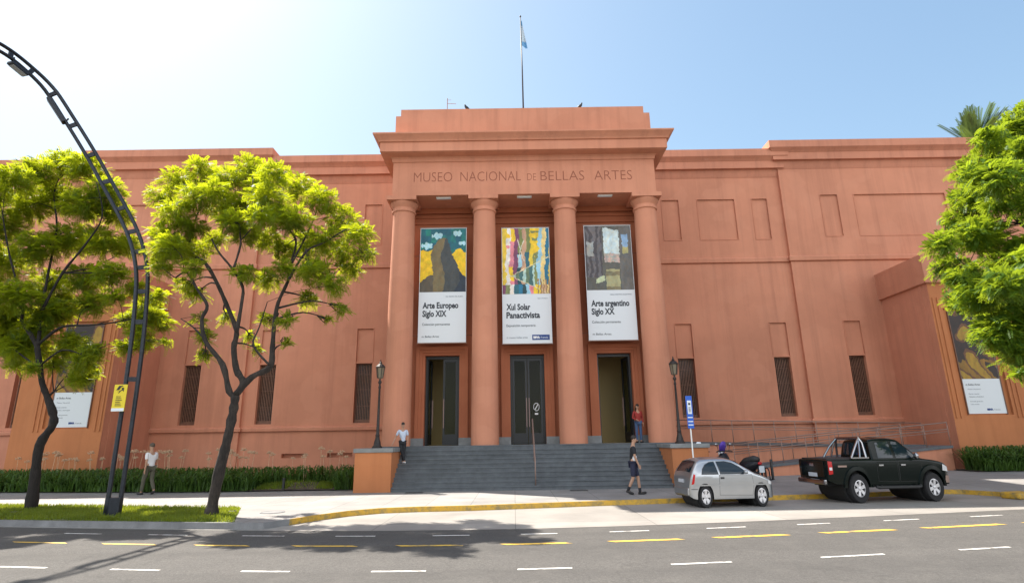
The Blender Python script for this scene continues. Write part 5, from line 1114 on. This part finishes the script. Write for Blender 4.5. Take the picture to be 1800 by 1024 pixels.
# --- scooters
M['scooter_blue'] = car_paint('blue scooter paint', (0.02, 0.03, 0.22), 0.1, 0.3); M['scooter_black'] = car_paint('black scooter paint', (0.012, 0.012, 0.016), 0.1, 0.3); M['lilac'] = car_paint('violet scooter paint', (0.10, 0.05, 0.35), 0.1, 0.3)
def scooter(x, y, rz, paint, accent, label):
    o = empty('motor_scooter', (x, y, gz(x, y)), rz, label, 'scooter')
    for wx in (-0.62, 0.62):
        m = MB(); m.lathe([(0.18, -0.05), (0.24, -0.045), (0.27, 0), (0.24, 0.045), (0.18, 0.05)], (wx, 0, 0.27), 24, 'Y', cap=False); w = m.build('wheel', M['tyre'], o, smooth=40, local=True)
        m = MB(); m.lathe([(0.185, -0.03), (0.17, -0.02), (0.05, -0.03), (0.05, 0.03), (0.17, 0.02), (0.185, 0.03)], (wx, 0, 0.27), 20, 'Y'); m.build('rim', M['alloy'], w, smooth=40, local=True)
    m = MB(); m.tube([(0.62, 0, 0.30), (0.55, 0, 0.55), (0.44, 0, 0.95), (0.42, 0, 1.02)], [0.035, 0.04, 0.04, 0.03], 8); m.build('fork', M['black'], o, smooth='all', local=True)
    m = MB(); m.tube([(0.50, 0, 0.36), (0.46, 0, 0.62), (0.42, 0, 0.86), (0.42, 0, 1.0)], [0.16, 0.21, 0.18, 0.10], 12, sx=0.8); m.tube([(0.78, 0, 0.50), (0.60, 0, 0.60), (0.46, 0, 0.56)], [0.05, 0.08, 0.06], 8); m.build('leg_shield', paint, o, smooth='all', local=True)
    m = MB(); m.tube([(0.40, 0, 0.36), (0.0, 0, 0.33), (-0.15, 0, 0.42), (-0.35, 0, 0.58), (-0.62, 0, 0.66), (-0.86, 0, 0.74)], [0.12, 0.13, 0.15, 0.19, 0.17, 0.06], 12); m.build('body', paint, o, smooth='all', local=True)
    m = MB(); m.tube([(-0.22, 0, 0.66), (-0.40, 0, 0.77), (-0.70, 0, 0.84), (-0.86, 0, 0.84)], [0.08, 0.11, 0.11, 0.06], 10); m.build('seat', M['trim'], o, smooth='all', local=True)
    m = MB(); m.tube([(0.36, -0.34, 1.04), (0.42, -0.2, 1.06), (0.42, 0.2, 1.06), (0.36, 0.34, 1.04)], 0.018, 8); hb_ = m.build('handlebar', M['black'], o, smooth='all', local=True)
    m = MB(); m.ball((0.50, 0, 0.98), (0.09, 0.10, 0.10)); m.build('headlight', M['clear_lens'], o, smooth='all', local=True)
    for s in (-1, 1):
        m = MB(); m.ball((0.38, 0.30*s, 1.26), (0.025, 0.06, 0.045)); m.build('mirror', M['chrome'], hb_, smooth='all', local=True)
        m = MB(); m.tube([(0.40, 0.22*s, 1.06), (0.38, 0.28*s, 1.24)], 0.008, 5); m.build('mirror_stem', M['black'], hb_, local=True)
    m = MB(); m.ball((-0.30, 0, 0.60), (0.22, 0.20, 0.09)); m.build('side_panel', accent, o, smooth='all', local=True)
    m = MB(); m.box(-0.94, -0.925, -0.10, 0.10, 0.48, 0.66); m.build('number_plate', M['sheet'], o, local=True)
    m = MB(); m.ball((-0.89, 0, 0.73), (0.04, 0.08, 0.045)); m.build('tail_light', M['red_lens'], o, smooth='all', local=True)
    m = MB(); m.tube([(0.47, 0, 1.02), (0.42, 0, 1.22), (0.36, 0, 1.34)], [0.10, 0.13, 0.06], 10, sx=0.35); m.build('wind_shield', accent, o, smooth='all', local=True)
    o.scale = (1.12, 1.12, 1.12)
scooter(7.42, 20.0, radians(118), M['scooter_black'], M['lilac'], 'black and violet motor scooter parked by the ramp, rear plate towards the road')
scooter(6.62, 20.4, radians(105), M['scooter_blue'], M['sheet'], 'blue motor scooter mostly hidden behind the roof of the silver car')

# ------------------------------------------------------------------ people
def skin_mesh(name, verts, edges, radii, mat, parent, sub=2, root=0):
    me = bpy.data.meshes.new(name); me.from_pydata(verts, edges, []); o = bpy.data.objects.new(name, me); COL.objects.link(o)
    md = o.modifiers.new('skin', 'SKIN'); md.use_smooth_shade = True
    for i, r in enumerate(radii): me.skin_vertices[0].data[i].radius = r if isinstance(r, tuple) else (r, r)
    me.skin_vertices[0].data[root].use_root = True
    s = o.modifiers.new('sub', 'SUBSURF'); s.levels = sub; s.render_levels = sub
    bpy.context.view_layer.update(); new = bpy.data.meshes.new_from_object(o.evaluated_get(bpy.context.evaluated_depsgraph_get()))
    bpy.data.objects.remove(o); bpy.data.meshes.remove(me); new.name = name; new.materials.clear(); new.materials.append(mat)
    new.polygons.foreach_set('use_smooth', [True]*len(new.polygons))
    r = bpy.data.objects.new(name, new); COL.objects.link(r); r.parent = parent; return r
SK = {'skin': plain('skin', (0.42, 0.24, 0.16), 0.55), 'hair_dark': plain('dark hair', (0.018, 0.012, 0.009), 0.6), 'hair_grey': plain('greying hair', (0.10, 0.08, 0.06), 0.7),
      'white_shirt': plain('white shirt', (0.72, 0.72, 0.74), 0.8), 'blue_shirt': plain('pale blue shirt', (0.50, 0.56, 0.68), 0.8), 'black_cloth': plain('black cloth', (0.016, 0.017, 0.022), 0.85), 'olive': plain('olive trousers', (0.09, 0.085, 0.06), 0.85),
      'navy': plain('navy cloth', (0.02, 0.022, 0.05), 0.85), 'jeans': plain('blue jeans', (0.05, 0.09, 0.18), 0.85), 'red_top': plain('red top', (0.30, 0.03, 0.025), 0.8), 'shoe_dark': plain('dark shoe', (0.02, 0.018, 0.018), 0.6), 'shoe_white': plain('white shoe', (0.6, 0.6, 0.6), 0.6)}
def person(label, loc, rz, P, shirt, trousers, shoes, hair, kx=0.86, sleeve=0.45, long_sleeve=False, shorts=False, long_hair=False, socks=None, panel=None, scale=1.0):
    """P: joints in the figure's own frame, facing +x, left side +y"""
    o = empty('person', loc, rz, label, 'person'); J = {k: Vector(v) for k, v in P.items()}
    V = []; E = []; R = []
    def chain(start, pts):
        last = start
        for p, r in pts:
            V.append(tuple(p)); R.append(r)
            if last is not None: E.append((last, len(V)-1))
            last = len(V)-1
        return last
    pel = chain(None, [(J['pelvis'], (0.125, 0.10))])
    ch = chain(pel, [(J['pelvis'].lerp(J['chest'], 0.5), (0.115, 0.09)), (J['chest'], (0.14, 0.105))])
    nk = chain(ch, [(J['neck'], 0.055)])
    hd = J['head']; up = (hd-J['neck']).normalized(); fw = Vector(P.get('face', (1, 0, 0)))
    chain(nk, [(J['neck'].lerp(hd, 0.45), 0.055), (hd-up*0.05+fw*0.02, (0.070, 0.080)), (hd+up*0.03, (0.078, 0.095)), (hd+up*0.10-fw*0.01, (0.055, 0.065))])
    hands = {}
    for s, n in ((1, 'l'), (-1, 'r')):
        sh, el, wr = J['sh_'+n], J['el_'+n], J['wr_'+n]
        a = chain(ch, [(sh, 0.055), (sh.lerp(el, .5), 0.045), (el, 0.038), (el.lerp(wr, .5), 0.034), (wr, 0.025)])
        d = (wr-el).normalized(); sd = d.cross(Vector((1, 0, 0)))
        sd = Vector((1, 0, 0)) if sd.length < .2 else (Vector((1, 0, 0))-d*d.x).normalized()
        pm_ = chain(a, [(wr+d*0.05, (0.020, 0.030))]); k2 = chain(pm_, [(wr+d*0.085, (0.016, 0.032))])
        for q, l in ((-0.026, 0.060), (-0.009, 0.075), (0.009, 0.070), (0.026, 0.055)):
            b = wr+d*0.095+sd*q; chain(k2, [(b, 0.0085), (b+d*l*0.55, 0.008), (b+d*l*0.9-sd*0+d.cross(sd)*0.018, 0.007)])
        chain(pm_, [(wr+d*0.055+sd*0.035, 0.010), (wr+d*0.09+sd*0.050, 0.008)])
        hp, kn, an, te = J['hip_'+n], J['kn_'+n], J['an_'+n], J['toe_'+n]
        chain(pel, [(hp, 0.085), (hp.lerp(kn, .5), 0.072), (kn, 0.052), (kn.lerp(an, .35), 0.053), (an, 0.036), (an.lerp(te, .45)+Vector((0, 0, -0.035)), 0.034), (te, 0.024)])
    body = skin_mesh('body', V, E, [r if isinstance(r, tuple) else r for r in R], SK['skin'], o)
    bm = MB(); 
    def cloth(name, chains, mat, sub=2):
        V2 = []; E2 = []; R2 = []; idx = {}
        for c in chains:
            last = None
            for p, r in c:
                key = tuple(round(v, 4) for v in p)
                if key not in idx: idx[key] = len(V2); V2.append(tuple(p)); R2.append(r)
                if last is not None: E2.append((last, idx[key]))
                last = idx[key]
        return skin_mesh(name, V2, E2, R2, mat, o, sub)
    pc, cc, nn = J['pelvis'], J['chest'], J['neck']; mid = pc.lerp(cc, .5)
    arms = []
    for n in 'lr':
        sh, el, wr = J['sh_'+n], J['el_'+n], J['wr_'+n]
        pts = [(cc, (0.155, 0.12)), (sh, 0.070), (sh.lerp(el, .5), 0.060)]
        if sleeve > .4: pts += [(sh.lerp(el, .8), 0.058)]
        if long_sleeve: pts = pts[:3]+[(el, 0.050), (el.lerp(wr, .5), 0.044), (el.lerp(wr, .9), 0.036)]
        arms.append(pts)
    cloth('shirt', [[(pc+Vector((0, 0, -0.06)), (0.148, 0.122)), (pc.lerp(cc, .25), (0.145, 0.118)), (mid, (0.138, 0.112)), (cc, (0.155, 0.12)), (cc.lerp(nn, .75), 0.085)]]+arms, shirt)
    legs = []
    for n in 'lr':
        hp, kn, an = J['hip_'+n], J['kn_'+n], J['an_'+n]
        pts = [(pc, (0.138, 0.112)), (hp, 0.098), (hp.lerp(kn, .5), 0.086)]
        pts += [(hp.lerp(kn, .95), 0.078)] if shorts else [(kn, 0.068), (kn.lerp(an, .5), 0.064), (kn.lerp(an, .95), 0.056)]
        legs.append(pts)
    cloth('shorts' if shorts else 'trousers', legs, trousers)
    for n in 'lr':
        an, te = J['an_'+n], J['toe_'+n]; d = (te-an); d.z = 0; d.normalize(); z = te.z-0.03
        m = MB(); m.tube([an-d*0.06+Vector((0, 0, -0.045)), an+Vector((0, 0, -0.035)), an.lerp(te, .5)+Vector((0, 0, -0.035)), te+Vector((0, 0, -0.003)), te+d*0.035-Vector((0, 0, 0.008))], [0.035, 0.048, 0.046, 0.040, 0.018], 10); m.build('shoe', shoes, o, smooth='all', local=True)
        if socks:
            kn = J['kn_'+n]; m = MB(); m.tube([an.lerp(kn, .28), an.lerp(kn, .1), an-Vector((0, 0, 0.02))], [0.047, 0.042, 0.044], 10); m.build('sock', socks, o, smooth='all', local=True)
    m = MB(); m.ball(hd+up*0.055-fw*0.018, (0.092, 0.082, 0.085), 14, 9)
    if long_hair: m.tube([hd+up*0.04-fw*0.03, hd-up*0.08-fw*0.065, hd-up*0.20-fw*0.075, hd-up*0.30-fw*0.07], [0.085, 0.085, 0.080, 0.05], 10)
    m.build('hair', hair, o, smooth='all', local=True)
    m = MB(); side = up.cross(fw).normalized(); m.tube([hd+fw*0.085+up*0.015, hd+fw*0.112-up*0.025, hd+fw*0.088-up*0.035], [0.008, 0.015, 0.010], 6)
    for s in (-1, 1): m.ball(hd+side*0.078*s-fw*0.005, (0.018, 0.010, 0.028), 8, 5)
    m.build('nose_and_ears', SK['skin'], o, smooth='all', local=True)
    m = MB()
    for s in (-1, 1): m.ball(hd+fw*0.082+side*0.032*s+up*0.012, 0.011, 8, 5)
    m.build('eyes', SK['hair_dark'], o, smooth='all', local=True)
    if panel: cloth('shirt_panel', [[(pc.lerp(cc, a)+Vector((0.035, -0.05, 0)), (r, q)) for a, r, q in ((0.0, 0.12, 0.085), (0.4, 0.115, 0.085), (0.72, 0.115, 0.09))]], panel)
    for c in o.children:                      # slight narrowing along the picture's width
        pass
    o.scale = (scale, scale, scale)
    return o
def walk(st=0.24, lean=0.02, arm=0.16, shorts=False):
    return dict(pelvis=(0, 0, 0.94), chest=(lean, 0, 1.27), neck=(lean+0.01, 0, 1.47), head=(lean+0.045, 0, 1.63),
        sh_l=(lean, 0.17, 1.40), el_l=(lean-arm, 0.22, 1.12), wr_l=(lean-arm*0.6, 0.21, 0.86), sh_r=(lean, -0.17, 1.40), el_r=(lean+arm*0.5, -0.22, 1.12), wr_r=(lean+arm*1.6, -0.2, 0.90),
        hip_l=(0.01, 0.09, 0.90), kn_l=(st*0.75, 0.09, 0.50), an_l=(st, 0.085, 0.075), toe_l=(st+0.16, 0.10, 0.055), hip_r=(-0.01, -0.09, 0.90), kn_r=(-st*0.2, -0.09, 0.49), an_r=(-st*1.25, -0.085, 0.14), toe_r=(-st*1.25+0.13, -0.10, 0.045))
def stand(lean=0.0):
    return dict(pelvis=(0, 0, 0.94), chest=(0.01, 0, 1.27), neck=(0.01, 0, 1.47), head=(0.04, 0, 1.63), sh_l=(0, 0.17, 1.40), el_l=(-0.03, 0.23, 1.12), wr_l=(0.06, 0.22, 0.88), sh_r=(0, -0.17, 1.40), el_r=(-0.03, -0.23, 1.12), wr_r=(0.08, -0.20, 0.88),
        hip_l=(0, 0.09, 0.90), kn_l=(0.02, 0.10, 0.49), an_l=(0, 0.10, 0.075), toe_l=(0.16, 0.13, 0.05), hip_r=(0, -0.09, 0.90), kn_r=(0.02, -0.10, 0.49), an_r=(0, -0.10, 0.075), toe_r=(0.16, -0.13, 0.05))
person('man in white t-shirt and dark trousers walking past the left garden bed', (-12.98, 21.15, 0), radians(155), walk(0.19, arm=0.10), SK['white_shirt'], SK['olive'], SK['shoe_dark'], SK['hair_grey'], sleeve=0.5)
person('man in black and white shirt and dark shorts walking at the foot of the steps', (3.68, 18.45, 0), radians(-10), walk(0.16, arm=0.08), SK['black_cloth'], SK['navy'], SK['shoe_dark'], SK['hair_dark'], sleeve=0.5, shorts=True, socks=SK['black_cloth'], panel=SK['white_shirt'], scale=1.0)
pj = stand(); pj.update(wr_r=(0.16, -0.10, 1.02), el_r=(-0.02, -0.24, 1.12))
person('woman in red top and blue jeans standing on the porch beside the right column', (4.98, 23.45, 1.5), radians(-80), pj, SK['red_top'], SK['jeans'], SK['shoe_dark'], SK['hair_dark'], long_sleeve=True, long_hair=True, scale=0.86)
pj = stand(); pj.update(el_r=(-0.05, -0.30, 1.12), wr_r=(0.02, -0.42, 0.86), kn_l=(0.06, 0.07, 0.49), an_l=(0.02, 0.04, 0.075), toe_l=(0.18, 0.06, 0.05), an_r=(0.10, 0.12, 0.075), toe_r=(0.26, 0.13, 0.05), kn_r=(0.08, -0.02, 0.49), pelvis=(0, 0.02, 0.93))
person('man in pale shirt and black trousers leaning on the left stair pedestal', (-4.16, 21.9, 0.9), radians(-80), pj, SK['blue_shirt'], SK['black_cloth'], SK['shoe_white'], SK['hair_dark'], long_sleeve=False, scale=0.84)
